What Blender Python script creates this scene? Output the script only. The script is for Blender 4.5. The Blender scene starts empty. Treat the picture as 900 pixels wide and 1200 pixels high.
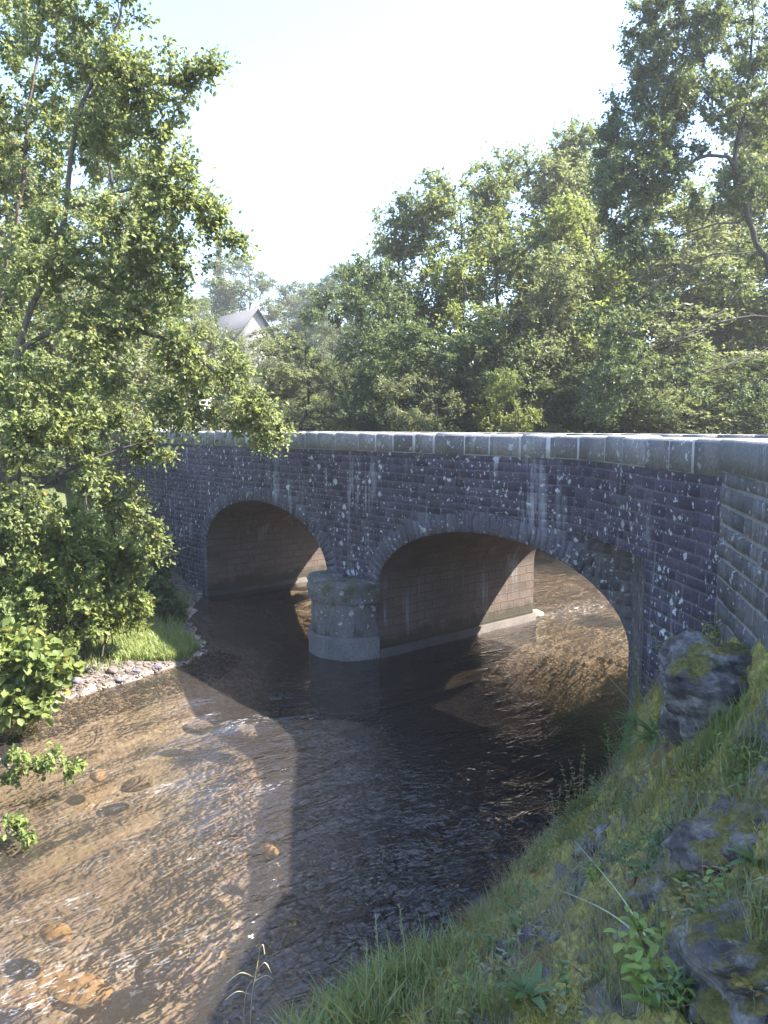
import bpy, math, random
import numpy as np
from mathutils import Vector, noise as mnoise
from mathutils.bvhtree import BVHTree

S = bpy.context.scene
COL = S.collection
R = math.radians
rng = np.random.default_rng(7)
random.seed(7)

# ------------------------------------------------------------------ camera (used to lay things out by eye)
CAMZ = 3.75
PITCH = R(6.34)
CP, SP = math.cos(PITCH), math.sin(PITCH)
FPX = 900.0

def ray(px, py):
    xr = (px - 450) / FPX
    yd = (py - 600) / FPX
    return np.array([xr, CP - yd * SP, -SP - yd * CP])

def P(px, py, Y):
    d = ray(px, py)
    t = Y / d[1]
    return np.array([d[0] * t, Y, CAMZ + d[2] * t])

# ------------------------------------------------------------------ helpers
def link(o, parent=None):
    COL.objects.link(o)
    if parent is not None:
        o.parent = parent
    return o

def tag(o, label=None, cat=None, group=None, kind=None):
    if label: o['label'] = label
    if cat: o['category'] = cat
    if group: o['group'] = group
    if kind: o['kind'] = kind
    return o

def empty(name, loc, label, cat, group=None):
    o = bpy.data.objects.new(name, None)
    o.empty_display_size = 0.2
    o.location = tuple(float(v) for v in loc)
    link(o)
    return tag(o, label, cat, group)

def mesh_np(name, V, F, mats, parent=None, matidx=None, smooth=False, uv=None, loc=None, link_it=True):
    """V (n,3); F list of arrays each (m,k) all of k corners; one mesh object."""
    me = bpy.data.meshes.new(name)
    V = np.asarray(V, dtype=np.float64)
    if loc is not None:
        V = V - np.asarray(loc)
    Fs = [np.asarray(f, dtype=np.int32) for f in F if len(f)]
    nl = sum(f.size for f in Fs)
    npoly = sum(len(f) for f in Fs)
    me.vertices.add(len(V)); me.vertices.foreach_set('co', V.ravel())
    me.loops.add(nl)
    me.loops.foreach_set('vertex_index', np.concatenate([f.ravel() for f in Fs]))
    me.polygons.add(npoly)
    starts = []; s = 0
    for f in Fs:
        k = f.shape[1]
        starts.append(np.arange(len(f)) * k + s); s += f.size
    me.polygons.foreach_set('loop_start', np.concatenate(starts).astype(np.int32))
    if not isinstance(mats, (list, tuple)): mats = [mats]
    for m in mats: me.materials.append(m)
    if matidx is not None:
        me.polygons.foreach_set('material_index', np.asarray(matidx, dtype=np.int32))
    if smooth:
        me.polygons.foreach_set('use_smooth', np.ones(npoly, dtype=bool))
    if uv is not None:
        l = me.uv_layers.new(name='UVMap')
        idx = np.concatenate([f.ravel() for f in Fs])
        l.data.foreach_set('uv', np.asarray(uv, dtype=np.float64)[idx].ravel())
    me.update(calc_edges=True)
    me.validate()
    o = bpy.data.objects.new(name, me)
    if loc is not None and parent is None:
        o.location = tuple(float(v) for v in loc)
    if link_it: link(o, parent)
    return o

class MB:
    """collects convex pieces into one mesh"""
    def __init__(s): s.v = []; s.f = {}; s.mi = {}; s.n = 0
    def add(s, verts, faces, mi=0):
        s.v.extend([tuple(map(float, v)) for v in verts])
        for f in faces:
            k = len(f)
            s.f.setdefault(k, []).append([i + s.n for i in f])
            s.mi.setdefault(k, []).append(mi)
        s.n += len(verts)
    def box(s, c, size, rz=0.0, mi=0, jit=0.0):
        x, y, z = size[0] / 2, size[1] / 2, size[2] / 2
        ca, sa = math.cos(rz), math.sin(rz)
        vs = []
        for dz in (-z, z):
            for dx, dy in ((-x, -y), (x, -y), (x, y), (-x, y)):
                vs.append((c[0] + dx * ca - dy * sa + random.uniform(-jit, jit), c[1] + dx * sa + dy * ca + random.uniform(-jit, jit), c[2] + dz))
        s.add(vs, [(0, 3, 2, 1), (4, 5, 6, 7), (0, 1, 5, 4), (1, 2, 6, 5), (2, 3, 7, 6), (3, 0, 4, 7)], mi)
    def build(s, name, mats, parent=None, smooth=False, loc=None):
        ks = sorted(s.f)
        return mesh_np(name, np.array(s.v), [np.array(s.f[k]) for k in ks], mats, parent,
                       matidx=sum([s.mi[k] for k in ks], []), smooth=smooth, loc=loc)

def fbm(p, o=4):
    return mnoise.fractal(Vector(p), 1.0, 2.0, o)

# ------------------------------------------------------------------ materials
def newmat(name):
    m = bpy.data.materials.new(name); m.use_nodes = True
    nt = m.node_tree; nt.nodes.clear()
    out = nt.nodes.new('ShaderNodeOutputMaterial')
    return m, nt, out

class N:
    """tiny node helper"""
    def __init__(s, nt): s.nt = nt
    def node(s, t, **kw):
        n = s.nt.nodes.new(t)
        for k, v in kw.items(): setattr(n, k, v)
        return n
    def set(s, sock, v):
        if hasattr(v, 'is_linked') or hasattr(v, 'links'): s.nt.links.new(v, sock)
        else: sock.default_value = v
    def noise(s, vec, scale, detail=4, rough=.55, dist=0.0):
        n = s.node('ShaderNodeTexNoise')
        s.set(n.inputs['Vector'], vec)
        n.inputs['Scale'].default_value = scale; n.inputs['Detail'].default_value = detail
        n.inputs['Roughness'].default_value = rough; n.inputs['Distortion'].default_value = dist
        return n.outputs['Fac']
    def voro(s, vec, scale, feature='F1', rand=1.0):
        n = s.node('ShaderNodeTexVoronoi', feature=feature)
        s.set(n.inputs['Vector'], vec); n.inputs['Scale'].default_value = scale
        n.inputs['Randomness'].default_value = rand
        return n
    def ramp(s, fac, stops, interp='LINEAR'):
        n = s.node('ShaderNodeValToRGB'); cr = n.color_ramp; cr.interpolation = interp
        while len(cr.elements) > 1: cr.elements.remove(cr.elements[-1])
        for i, (p, c) in enumerate(stops):
            e = cr.elements[0] if i == 0 else cr.elements.new(p)
            e.position = p
            e.color = (c, c, c, 1) if isinstance(c, (int, float)) else (*c[:3], 1)
        s.set(n.inputs['Fac'], fac)
        return n.outputs['Color']
    def mix(s, fac, a, b, mode='MIX'):
        n = s.node('ShaderNodeMix', data_type='RGBA', blend_type=mode)
        s.set(n.inputs[0], fac)
        for sock, v in ((n.inputs[6], a), (n.inputs[7], b)):
            s.set(sock, (*v[:3], 1) if isinstance(v, (tuple, list)) else v)
        return n.outputs[2]
    def math(s, op, a, b=0.0, c=None, clamp=False):
        n = s.node('ShaderNodeMath', operation=op, use_clamp=clamp)
        s.set(n.inputs[0], a); s.set(n.inputs[1], b)
        if c is not None: s.set(n.inputs[2], c)
        return n.outputs[0]
    def mapping(s, vec, scale=(1, 1, 1), rot=(0, 0, 0), loc=(0, 0, 0)):
        n = s.node('ShaderNodeMapping')
        s.set(n.inputs['Vector'], vec)
        n.inputs['Scale'].default_value = scale; n.inputs['Rotation'].default_value = rot
        n.inputs['Location'].default_value = loc
        return n.outputs[0]
    def pos(s): return s.node('ShaderNodeNewGeometry').outputs['Position']
    def island(s): return s.node('ShaderNodeNewGeometry').outputs['Random Per Island']
    def bump(s, h, strength=.5, dist=.02, normal=None):
        n = s.node('ShaderNodeBump')
        n.inputs['Strength'].default_value = strength; n.inputs['Distance'].default_value = dist
        s.set(n.inputs['Height'], h)
        if normal is not None: s.set(n.inputs['Normal'], normal)
        return n.outputs[0]
    def bsdf(s, col, rough=.8, spec=.3, normal=None):
        n = s.node('ShaderNodeBsdfPrincipled')
        s.set(n.inputs['Base Color'], (*col[:3], 1) if isinstance(col, (tuple, list)) else col)
        s.set(n.inputs['Roughness'], rough)
        n.inputs['Specular IOR Level'].default_value = spec
        if normal is not None: s.set(n.inputs['Normal'], normal)
        return n.outputs[0]

def stone_mat(name, dark, light, lichen=1.0, streak=1.0, brick=False, moss=0.0, mortar=None, brown=0.0, damp=False, crust=False):
    m, nt, out = newmat(name); n = N(nt)
    p = n.pos()
    if brick:
        uv = n.node('ShaderNodeTexCoord').outputs['UV']
        wob = n.node('ShaderNodeTexNoise'); n.set(wob.inputs['Vector'], uv); wob.inputs['Scale'].default_value = 3
        add = n.node('ShaderNodeMix', data_type='VECTOR'); n.set(add.inputs[0], 0.035)
        n.set(add.inputs[4], uv); n.set(add.inputs[5], wob.outputs['Color'])
        b = n.node('ShaderNodeTexBrick'); n.set(b.inputs['Vector'], add.outputs[1])
        b.offset = .5; b.inputs['Scale'].default_value = 1
        b.inputs['Brick Width'].default_value = .34; b.inputs['Row Height'].default_value = .15
        b.inputs['Mortar Size'].default_value = .012; b.inputs['Mortar Smooth'].default_value = .3
        b.inputs['Bias'].default_value = 0
        b.inputs['Color1'].default_value = (0, 0, 0, 1); b.inputs['Color2'].default_value = (1, 1, 1, 1)
        b.inputs['Mortar'].default_value = (.5, .5, .5, 1)
        rnd = b.outputs['Color']; mfac = b.outputs['Fac']
    else:
        rnd = n.island(); mfac = None
    col = n.mix(rnd, dark, light)
    big = n.noise(p, 1.3, 5)
    col = n.mix(n.ramp(big, [(.35, .0), (.7, .55)]), col, [c * 1.7 for c in light])
    fine = n.noise(p, 34, 5, .7)
    col = n.mix(n.ramp(fine, [(.3, .55), (.6, 0)]), col, [c * .35 for c in dark])
    if brown:
        col = n.mix(n.math('MULTIPLY', n.ramp(n.noise(p, 2.1, 3), [(.4, 0), (.62, 1)]), brown), col, (.10, .065, .038))
    h = fine
    if mfac is not None:
        col = n.mix(mfac, col, mortar or (.2, .19, .19))
        h = n.math('SUBTRACT', n.math('MULTIPLY', fine, .4), n.math('MULTIPLY', mfac, 1.0))
    if lichen:
        for sc, thr, seed, amt in ((7.0, .38, 0, .95), (13.0, .48, 5, .9), (22.0, .42, 2, .75), (3.4, .22, 9, .7)):
            q = n.mapping(p, loc=(seed, seed * 2, seed))
            w = n.node('ShaderNodeTexNoise'); n.set(w.inputs['Vector'], q); w.inputs['Scale'].default_value = 20
            mv = n.node('ShaderNodeMix', data_type='VECTOR'); n.set(mv.inputs[0], .085)
            n.set(mv.inputs[4], q); n.set(mv.inputs[5], w.outputs['Color'])
            v = n.voro(mv.outputs[1], sc)
            sep = n.node('ShaderNodeSeparateColor'); n.set(sep.inputs[0], v.outputs['Color'])
            gate = n.ramp(sep.outputs[0], [(.42, 0), (1.0, 1)])
            reg = n.ramp(n.noise(q, .9, 3), [(.36, .45), (.64, 1)])
            thrv = n.math('MULTIPLY', n.math('MULTIPLY', gate, reg), thr)
            mask = n.math('MULTIPLY', n.math('SUBTRACT', thrv, v.outputs['Distance']), 28, clamp=True)
            mask = n.math('MULTIPLY', mask, n.ramp(n.noise(p, 55, 3, .7), [(.3, .35), (.55, 1)]))
            col = n.mix(n.math('MULTIPLY', mask, amt * lichen), col, (.42, .43, .44))
    if streak:
        st = n.noise(n.mapping(p, scale=(5.5, 5.5, .55)), 1.0, 5, .65)
        reg = n.ramp(n.noise(p, .9, 2), [(.45, 0), (.68, 1)])
        mk = n.math('MULTIPLY', n.ramp(st, [(.54, 0), (.66, 1)]), reg)
        col = n.mix(n.math('MULTIPLY', mk, .75 * streak), col, (.36, .36, .38))
    if moss:
        mk = n.ramp(n.noise(p, 4.5, 5, .65), [(.5 - .1 * moss, 0), (.62, 1)])
        col = n.mix(n.math('MULTIPLY', mk, min(1, moss)), col, (.055, .06, .018))
    if crust:
        sn = n.node('ShaderNodeSeparateXYZ'); n.set(sn.inputs[0], n.node('ShaderNodeNewGeometry').outputs['True Normal'])
        ck = n.math('MULTIPLY', n.ramp(sn.outputs[2], [(.6, 0), (.85, 1)]), n.ramp(n.noise(p, 5, 5, .7), [(.3, .55), (.55, 1)]))
        col = n.mix(ck, col, (.46, .45, .43))
    if damp:
        sz = n.node('ShaderNodeSeparateXYZ'); n.set(sz.inputs[0], p)
        lv = n.math('ADD', sz.outputs[2], n.math('MULTIPLY', n.noise(n.mapping(p, scale=(3, 3, .8)), 1.5, 4), -.5))
        col = n.mix(n.ramp(lv, [(.0, .8), (.12, 0)]), col, (.03, .028, .018))
    nt.links.new(n.bsdf(col, .88, .25, n.bump(h, .55, .012)), out.inputs[0])
    return m

def leaf_mat(name, c0, c1, trans=.35, rough=.5, yellow=.0, spec=.32):
    m, nt, out = newmat(name); n = N(nt)
    r = n.island()
    big = n.noise(n.pos(), .9, 2)
    f = n.math('ADD', n.math('MULTIPLY', r, .75), n.math('MULTIPLY', n.math('SUBTRACT', big, .5), .9), clamp=True)
    col = n.mix(f, c0, c1)
    if yellow:
        r2 = n.math('FRACT', n.math('MULTIPLY', r, 37.7))
        col = n.mix(n.math('GREATER_THAN', r2, 1 - yellow), col, (.28, .20, .05))
    b = n.bsdf(col, rough, spec)
    t = n.node('ShaderNodeBsdfTranslucent')
    n.set(t.inputs['Color'], n.mix(.5, col, (.29, .33, .08), 'MIX'))
    mx = n.node('ShaderNodeMixShader'); mx.inputs[0].default_value = trans
    nt.links.new(b, mx.inputs[1]); nt.links.new(t.outputs[0], mx.inputs[2])
    nt.links.new(mx.outputs[0], out.inputs[0])
    return m

def plain_mat(name, c0, c1, scale=6, rough=.85, bump=.4, bdist=.02, stretch=(1, 1, 1), spec=.25):
    m, nt, out = newmat(name); n = N(nt)
    p = n.mapping(n.pos(), scale=stretch)
    f = n.noise(p, scale, 6, .65)
    col = n.mix(n.ramp(f, [(.32, 0), (.68, 1)]), c0, c1)
    nt.links.new(n.bsdf(col, rough, spec, n.bump(f, bump, bdist)), out.inputs[0])
    return m

M = {}
M['stone'] = stone_mat('wall_stone', (.021, .016, .026), (.070, .055, .076), 1.0, 1.0)
M['stone_wing'] = stone_mat('wing_stone', (.026, .020, .032), (.062, .05, .069), 1.25, 1.2)
M['rubble'] = stone_mat('rubble_stone', (.05, .042, .045), (.11, .095, .092), .7, .6)
M['rubmortar'] = stone_mat('rubble_mortar', (.075, .068, .07), (.10, .092, .09), .7, 1.0)
M['mortar'] = stone_mat('wall_mortar', (.075, .068, .078), (.10, .092, .104), .9, 1.0)
M['coping'] = stone_mat('coping_stone', (.105, .098, .10), (.22, .205, .205), .9, .7, crust=True)
M['copmortar'] = plain_mat('coping_mortar', (.28, .272, .275), (.46, .45, .455), 6)
M['ring'] = stone_mat('arch_ring_stone', (.038, .034, .045), (.10, .09, .105), .9, 1.0)
M['vault'] = stone_mat('vault_stone', (.072, .053, .043), (.11, .083, .067), 0, .5, brick=True, mortar=(.074, .057, .048), damp=True)
M['vault_ledge'] = stone_mat('ledge_stone', (.04, .034, .03), (.07, .06, .054), 0, 0)
M['pier'] = stone_mat('pier_stone', (.085, .076, .076), (.135, .123, .122), .8, 1.0, moss=.15, damp=True)
M['piercap'] = stone_mat('pier_cap_stone', (.07, .065, .07), (.13, .12, .12), .9, .4, moss=.75)
M['plinth'] = stone_mat('pier_plinth', (.12, .113, .113), (.165, .157, .157), .1, .5)
M['approach'] = stone_mat('approach_stone', (.048, .043, .046), (.105, .095, .095), .8, 1.0)
M['apmortar'] = stone_mat('approach_mortar', (.15, .14, .14), (.19, .18, .178), .3, .6)
M['concrete'] = stone_mat('pale_concrete', (.12, .115, .12), (.15, .145, .147), .4, .6, crust=True)
M['bark'] = plain_mat('bark', (.045, .036, .030), (.15, .125, .105), 9, bump=.8, stretch=(1, 1, .35))
M['bark_dark'] = plain_mat('dark_bark', (.022, .018, .016), (.07, .058, .05), 9, bump=.8, stretch=(1, 1, .35))
M['leaf_alder'] = leaf_mat('alder_leaf', (.105, .135, .055), (.235, .265, .10), .55, yellow=.015)
M['leaf_bush'] = leaf_mat('bush_leaf', (.115, .16, .05), (.25, .295, .09), .52, yellow=.012)
M['leaf_willow'] = leaf_mat('willow_leaf', (.10, .115, .068), (.20, .21, .11), .42, yellow=.02)
M['leaf_mid'] = leaf_mat('mid_leaf', (.06, .085, .032), (.145, .17, .055), .45, yellow=.02)
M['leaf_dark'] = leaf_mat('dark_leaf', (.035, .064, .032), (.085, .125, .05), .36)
M['leaf_bright'] = leaf_mat('bright_leaf', (.11, .14, .036), (.215, .24, .058), .5)
M['leaf_far'] = leaf_mat('far_leaf', (.09, .10, .06), (.16, .17, .09), .25)
M['leaf_conifer'] = leaf_mat('conifer_leaf', (.02, .035, .02), (.05, .07, .035), .15)
M['grass'] = leaf_mat('grass_blade', (.15, .195, .06), (.31, .36, .13), .3, yellow=.05)
M['grass_dry'] = leaf_mat('dry_grass', (.22, .19, .11), (.38, .34, .22), .25)
M['grass_mix'] = leaf_mat('mixed_grass', (.19, .205, .10), (.36, .355, .20), .3, yellow=.28)
M['moss'] = leaf_mat('moss_tuft', (.24, .215, .06), (.47, .41, .11), .15, .8, spec=.1)
M['herb'] = leaf_mat('herb_leaf', (.085, .15, .055), (.18, .27, .10), .3)
M['herb_bright'] = leaf_mat('bright_herb_leaf', (.17, .25, .05), (.28, .37, .09), .35)
M['cover'] = leaf_mat('cover_leaf', (.13, .17, .06), (.26, .31, .11), .3, yellow=.12)
M['herb_red'] = leaf_mat('red_herb_leaf', (.14, .03, .03), (.25, .06, .05), .25)
M['fluff'] = plain_mat('seed_fluff', (.62, .58, .52), (.8, .77, .7), 30, bump=0)
M['stem'] = plain_mat('plant_stem', (.12, .12, .05), (.22, .2, .1), 20, bump=.1)
M['drystem'] = plain_mat('dry_stem', (.35, .28, .16), (.5, .42, .26), 20, bump=.1)
M['pebble'] = stone_mat('pebble_stone', (.045, .035, .03), (.13, .105, .093), 0, 0)
M['rock'] = stone_mat('rock_stone', (.06, .055, .068), (.14, .13, .15), .5, 0, moss=.4)

# ------------------------------------------------------------------ bridge plan
Z0 = 16.83
AL = np.array([.639, -.770]); AL /= np.linalg.norm(AL)       # along the face
NA = np.array([-AL[1], AL[0]])                                # away from the camera
F0 = np.array([Z0 / 900 * -210.0, Z0])                        # left jamb of the left arch
WIDTH = 3.9
SPAN, PIERW = 4.6, 1.4
A1 = (0.0, SPAN); A2 = (SPAN + PIERW, 2 * SPAN + PIERW)
ZSPR, RISE = 1.14, 1.15
ZTOP, ZCOPE, ZDECK = 3.65, 3.36, 2.75
ZSOFF = 2.47

def face(s, off=0.0):
    q = F0 + AL * s - NA * off          # off > 0 = towards the camera
    return q

def arch_z(s):
    for a, b in (A1, A2):
        if a - 1e-6 <= s <= b + 1e-6:
            u = (s - (a + b) / 2) / ((b - a) / 2)
            return ZSPR + RISE * math.sqrt(max(0, 1 - u * u))
    return None

class Path:
    def __init__(s, pts):
        s.p = np.array(pts, float)
        d = np.linalg.norm(np.diff(s.p, axis=0), axis=1)
        s.l = np.concatenate([[0], np.cumsum(d)]); s.len = s.l[-1]
    def __call__(s, t, off=0.0):
        t = min(max(t, 0), s.len)
        x = np.array([np.interp(t, s.l, s.p[:, 0]), np.interp(t, s.l, s.p[:, 1])])
        e = .06
        a = np.array([np.interp(t - e, s.l, s.p[:, 0]), np.interp(t - e, s.l, s.p[:, 1])])
        b = np.array([np.interp(t + e, s.l, s.p[:, 0]), np.interp(t + e, s.l, s.p[:, 1])])
        d = b - a; d /= max(1e-9, np.linalg.norm(d))
        nrm = np.array([d[1], -d[0]])    # right of travel; the river side is the right side when walking left to right along the face
        return x + nrm * off

SL = -9.5                                             # left end of the wall
pts = [face(SL), face(9.45)]
b0, b1, b2 = face(9.45), face(9.97), np.array([2.47, 8.45])
for k in range(1, 9):
    t = k / 8
    pts.append((1 - t) ** 2 * b0 + 2 * t * (1 - t) * b1 + t * t * b2)
CORNER = np.array([2.54, 7.36]); CREASE = np.array([2.68, 6.0])
pts += [CORNER, CREASE]
UP = Path(pts)                                        # upper wall: t = s - SL on the straight part
TCORNER = UP.len - np.linalg.norm(CREASE - CORNER)
JAMB = face(A2[1])

def stones(mb, path, t0, t1, z0, z1, h=.125, w=(.2, .42), depth=.006, inside=None, gap=.012, mi=0, minw=.05, wob=0.0):
    """courses of individual stones standing proud of a mortar backing"""
    z = z0
    row = 0
    while z < z1 - .04:
        hh = h * random.uniform(.82, 1.2)
        if z + hh > z1 - .05: hh = z1 - z
        t = t0 - random.uniform(0, .3)
        while t < t1:
            ww = random.uniform(*w)
            a, b = max(t, t0), min(t + ww, t1)
            t += ww
            segs = [(a, b)]
            if inside is not None: segs = inside(a, b, z, z + hh)
            for a2, b2 in segs:
                if b2 - a2 < minw: continue
                g = gap * random.uniform(.35, .75)
                d = depth * random.uniform(.35, 1.25)
                e = random.uniform(.006, .012)
                A, B = a2 + g, b2 - g
                zl, zh = z + g * .8, z + hh - g * .8
                j = lambda: random.uniform(-.005, .005)
                base = [(A, zl), (B, zl), (B, zh), (A, zh)]
                base = [(tt, zz + (wob * mnoise.noise(Vector((tt * .9, zz * 3, 0))) if z0 + .05 < zz < z1 - .05 else 0)) for tt, zz in base]
                v = []
                for (tt, zz) in base:
                    q = path(tt, -.004); v.append((q[0], q[1], zz))
                for k, (tt, zz) in enumerate(base):
                    ti = tt + (e if k in (0, 3) else -e) + j(); zi = zz + (e if k < 2 else -e) + j()
                    q = path(ti, d + j() * .6); v.append((q[0], q[1], zi))
                mb.add(v, [(4, 5, 6, 7), (0, 1, 5, 4), (1, 2, 6, 5), (2, 3, 7, 6), (3, 0, 4, 7)], mi)
        z += hh
        row += 1

bridge = empty('stone_bridge', (F0[0], F0[1], 0), 'old dark stone bridge with two low arches over the river', 'bridge')
BL = np.array([F0[0], F0[1], 0.0])
def bpart(mb, name, mats, parent=None, smooth=False):
    o = mb.build(name, mats, bridge if parent is None else parent, smooth=smooth, loc=BL)
    return o
bpy.context.view_layer.update()

RINGH = .30
def ring_out(s, grow):
    """height of the extrados at s, or None"""
    for a, b in (A1, A2):
        c, hw = (a + b) / 2, (b - a) / 2
        if abs(s - c) < hw + grow:
            u = (s - c) / (hw + grow)
            return ZSPR + (RISE + grow) * math.sqrt(max(0, 1 - u * u))
    return None

def clip_face(a, b, z0, z1):
    """cut a stone back from the arch rings; s measured along path t"""
    s0, s1 = a + SL, b + SL
    zm = (z0 + z1) / 2
    out = [(s0, s1)]
    for A, B in (A1, A2):
        c, hw = (A + B) / 2, (B - A) / 2
        if z1 < ZSPR: half = hw + .16
        else:
            k = (max(zm - .02, ZSPR) - ZSPR) / (RISE + RINGH)
            if k >= 1: continue
            half = (hw + RINGH) * math.sqrt(1 - k * k)
            if z0 < ZSPR + .12: half = min(half, hw + .2)
        nxt = []
        for p, q in out:
            if q <= c - half or p >= c + half: nxt.append((p, q)); continue
            if p < c - half: nxt.append((p, c - half))
            if q > c + half: nxt.append((c + half, q))
        out = nxt
    return [(p - SL, q - SL) for p, q in out]

# --- spandrel and parapet wall on the near side
def backing(mb, path, ts, zbot, ztop, mi, off=0.0):
    v = []; f = []
    for k, t in enumerate(ts):
        q = path(t, off)
        v += [(q[0], q[1], zbot(t)), (q[0], q[1], ztop)]
        if k: f.append((2 * k - 2, 2 * k, 2 * k + 1, 2 * k - 1))
    mb.add(v, f, mi)

near = MB()
def arch_samples(a, b, n=28):
    return [(a + b) / 2 - (b - a) / 2 * math.cos(math.pi * k / n) for k in range(n + 1)]
T = lambda s: s - SL
LOWER_END = 10.75
# left of arch 1, arch 1, pier, arch 2, right of arch 2
for s0, s1 in ((SL, A1[0]), (A1[1], A2[0]), (A2[1], LOWER_END)):
    ss = np.linspace(s0, s1, max(2, int((s1 - s0) / .5)))
    v = [];f = []
    for k, s in enumerate(ss):
        q = face(s); v += [(q[0], q[1], -.9), (q[0], q[1], ZSOFF)]
        if k: f.append((2 * k - 2, 2 * k, 2 * k + 1, 2 * k - 1))
    near.add(v, f, 1)
for a, b in (A1, A2):
    v = []; f = []
    for k, s in enumerate(arch_samples(a, b)):
        q = face(s); v += [(q[0], q[1], arch_z(s)), (q[0], q[1], ZSOFF)]
        if k: f.append((2 * k - 2, 2 * k, 2 * k + 1, 2 * k - 1))
    near.add(v, f, 1)
backing(near, UP, list(np.linspace(0, T(9.4), 30)) + list(np.linspace(T(9.5), UP.len, 30)), lambda t: ZSOFF, ZCOPE, 1)
FACEP = Path([face(SL), face(LOWER_END)])
stones(near, FACEP, 0, T(9.95), -.1, ZSOFF, inside=clip_face, h=.112, w=(.14, .30), wob=.012)
stones(near, UP, 0, UP.len, ZSOFF, ZCOPE - .005, h=.112, w=(.15, .34), wob=.012)
# soffit under the flared corner
c1, c2, c3 = face(9.93, -.02), CORNER + np.array([-.01, 0]), face(10.75, -.02)
near.add([(*c1, ZSOFF - .003), (*c2, ZSOFF - .003), (*c3, ZSOFF - .003), (*(c1 + NA * .1), ZSOFF - .003)], [(0, 1, 2), (0, 2, 3)], 1)
bpart(near, 'spandrel_wall', [M['stone'], M['mortar']])
rub = MB()
def clip_tight(a, b, z0, z1):
    A, B = A2
    c, hw = (A + B) / 2, (B - A) / 2
    k = (max(z0, ZSPR) - ZSPR) / RISE
    if k >= 1: return [(a, b)]
    e = c + hw * math.sqrt(1 - k * k) - SL
    return [(max(a, e + .015), b)] if b > e else []
ss = [s for s in arch_samples(*A2) if s > 9.93] + [LOWER_END]
v = []; f = []
for k, s in enumerate(ss):
    q = face(s, .004); v += [(q[0], q[1], arch_z(s) if s < A2[1] else ZSPR), (q[0], q[1], ZSOFF - .004)]
    if k: f.append((2 * k - 2, 2 * k, 2 * k + 1, 2 * k - 1))
rub.add(v, f, 1)
stones(rub, FACEP, T(9.95), T(LOWER_END) - .1, ZSPR, ZSOFF - .01, inside=clip_tight, h=.165, w=(.10, .28), depth=.018, gap=.022, wob=.04)
bpart(rub, 'rubble_infill', [M['rubble'], M['rubmortar']])

# --- wing wall below the flare, and its return towards the arch
wing = MB()
WP = Path([CORNER, CREASE]); RP = Path([JAMB + np.array([.02, 0]), CORNER])
backing(wing, WP, np.linspace(0, WP.len, 6), lambda t: -.5, ZSOFF, 1)
backing(wing, RP, np.linspace(0, RP.len, 6), lambda t: -.5, ZSOFF - .004, 1)
stones(wing, WP, 0, WP.len, -.1, ZSOFF, h=.135, w=(.18, .38))
bpart(wing, 'wing_wall', [M['stone_wing'], M['mortar']])
ret = MB()
backing(ret, lambda t, o: RP(t, .003), np.linspace(0, RP.len, 6), lambda t: -.5, ZSOFF - .006, 1)
stones(ret, RP, .02, RP.len - .01, -.1, ZSOFF - .01, h=.2, w=(.3, .5), gap=.035)
bpart(ret, 'abutment', [M['rubble'], M['rubmortar']])

# --- arch rings of narrow upright voussoirs
for a, b in (A1, A2):
    ring = MB()
    c, hw = (a + b) / 2, (b - a) / 2
    # equal arc length voussoirs
    th = np.linspace(0, math.pi, 400)
    ex, ez = c - hw * np.cos(th), ZSPR + RISE * np.sin(th)
    L = np.concatenate([[0], np.cumsum(np.hypot(np.diff(ex), np.diff(ez)))])
    n = int(L[-1] / .125)
    edges = [0.0]
    while edges[-1] < L[-1] - .08: edges.append(edges[-1] + random.uniform(.07, .12))
    edges[-1] = L[-1]
    for k in range(len(edges) - 1):
        l0, l1 = edges[k] + .006, edges[k + 1] - .006
        hgt = RINGH * random.uniform(.82, 1.0)
        d = random.uniform(.008, .016)
        quad = []
        for l, o in ((l0, 0), (l1, 0), (l1, hgt), (l0, hgt)):
            t = np.interp(l, L, th)
            nx, nz = -math.cos(t) / hw, math.sin(t) / RISE
            q = math.hypot(nx, nz); nx /= q; nz /= q
            zz = ZSPR + RISE * math.sin(t) + nz * o
            quad.append((c - hw * math.cos(t) + nx * o, zz))
        v = []
        for s, z in quad: q = face(s, -.003); v.append((q[0], q[1], z))
        if quad[1][0] > 9.93 and b > 9: continue
        cx = sum(p[0] for p in quad) / 4; cz = sum(p[1] for p in quad) / 4
        for s, z in quad:
            q = face(s + (cx - s) * .07, d); v.append((q[0], q[1], z + (cz - z) * .05))
        ring.add(v, [(4, 5, 6, 7), (0, 1, 5, 4), (1, 2, 6, 5), (2, 3, 7, 6), (3, 0, 4, 7)], 0)
    bpart(ring, 'arch_ring', [M['ring']])

# --- vaults: jambs and barrel, one part per arch, with metre UVs
for a, b in (A1, A2):
    prof = [(a, -.9), (a, .3), (a, ZSPR)] + [(s, arch_z(s)) for s in arch_samples(a, b, 36)[1:-1]] + [(b, ZSPR), (b, .3), (b, -.9)]
    V = []; UVs = []; F = []
    l = 0
    nd = 14
    for i, (s, z) in enumerate(prof):
        if i: l += math.hypot(s - prof[i - 1][0], z - prof[i - 1][1])
        for k in range(nd + 1):
            q = face(s, .004 - (WIDTH + .008) * k / nd)
            V.append((q[0], q[1], z)); UVs.append((WIDTH * k / nd, l))
    for i in range(len(prof) - 1):
        for k in range(nd):
            p = i * (nd + 1) + k
            F.append((p, p + nd + 1, p + nd + 2, p + 1))
    mesh_np('vault', V, [F], [M['vault']], bridge, uv=UVs, loc=BL)

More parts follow.
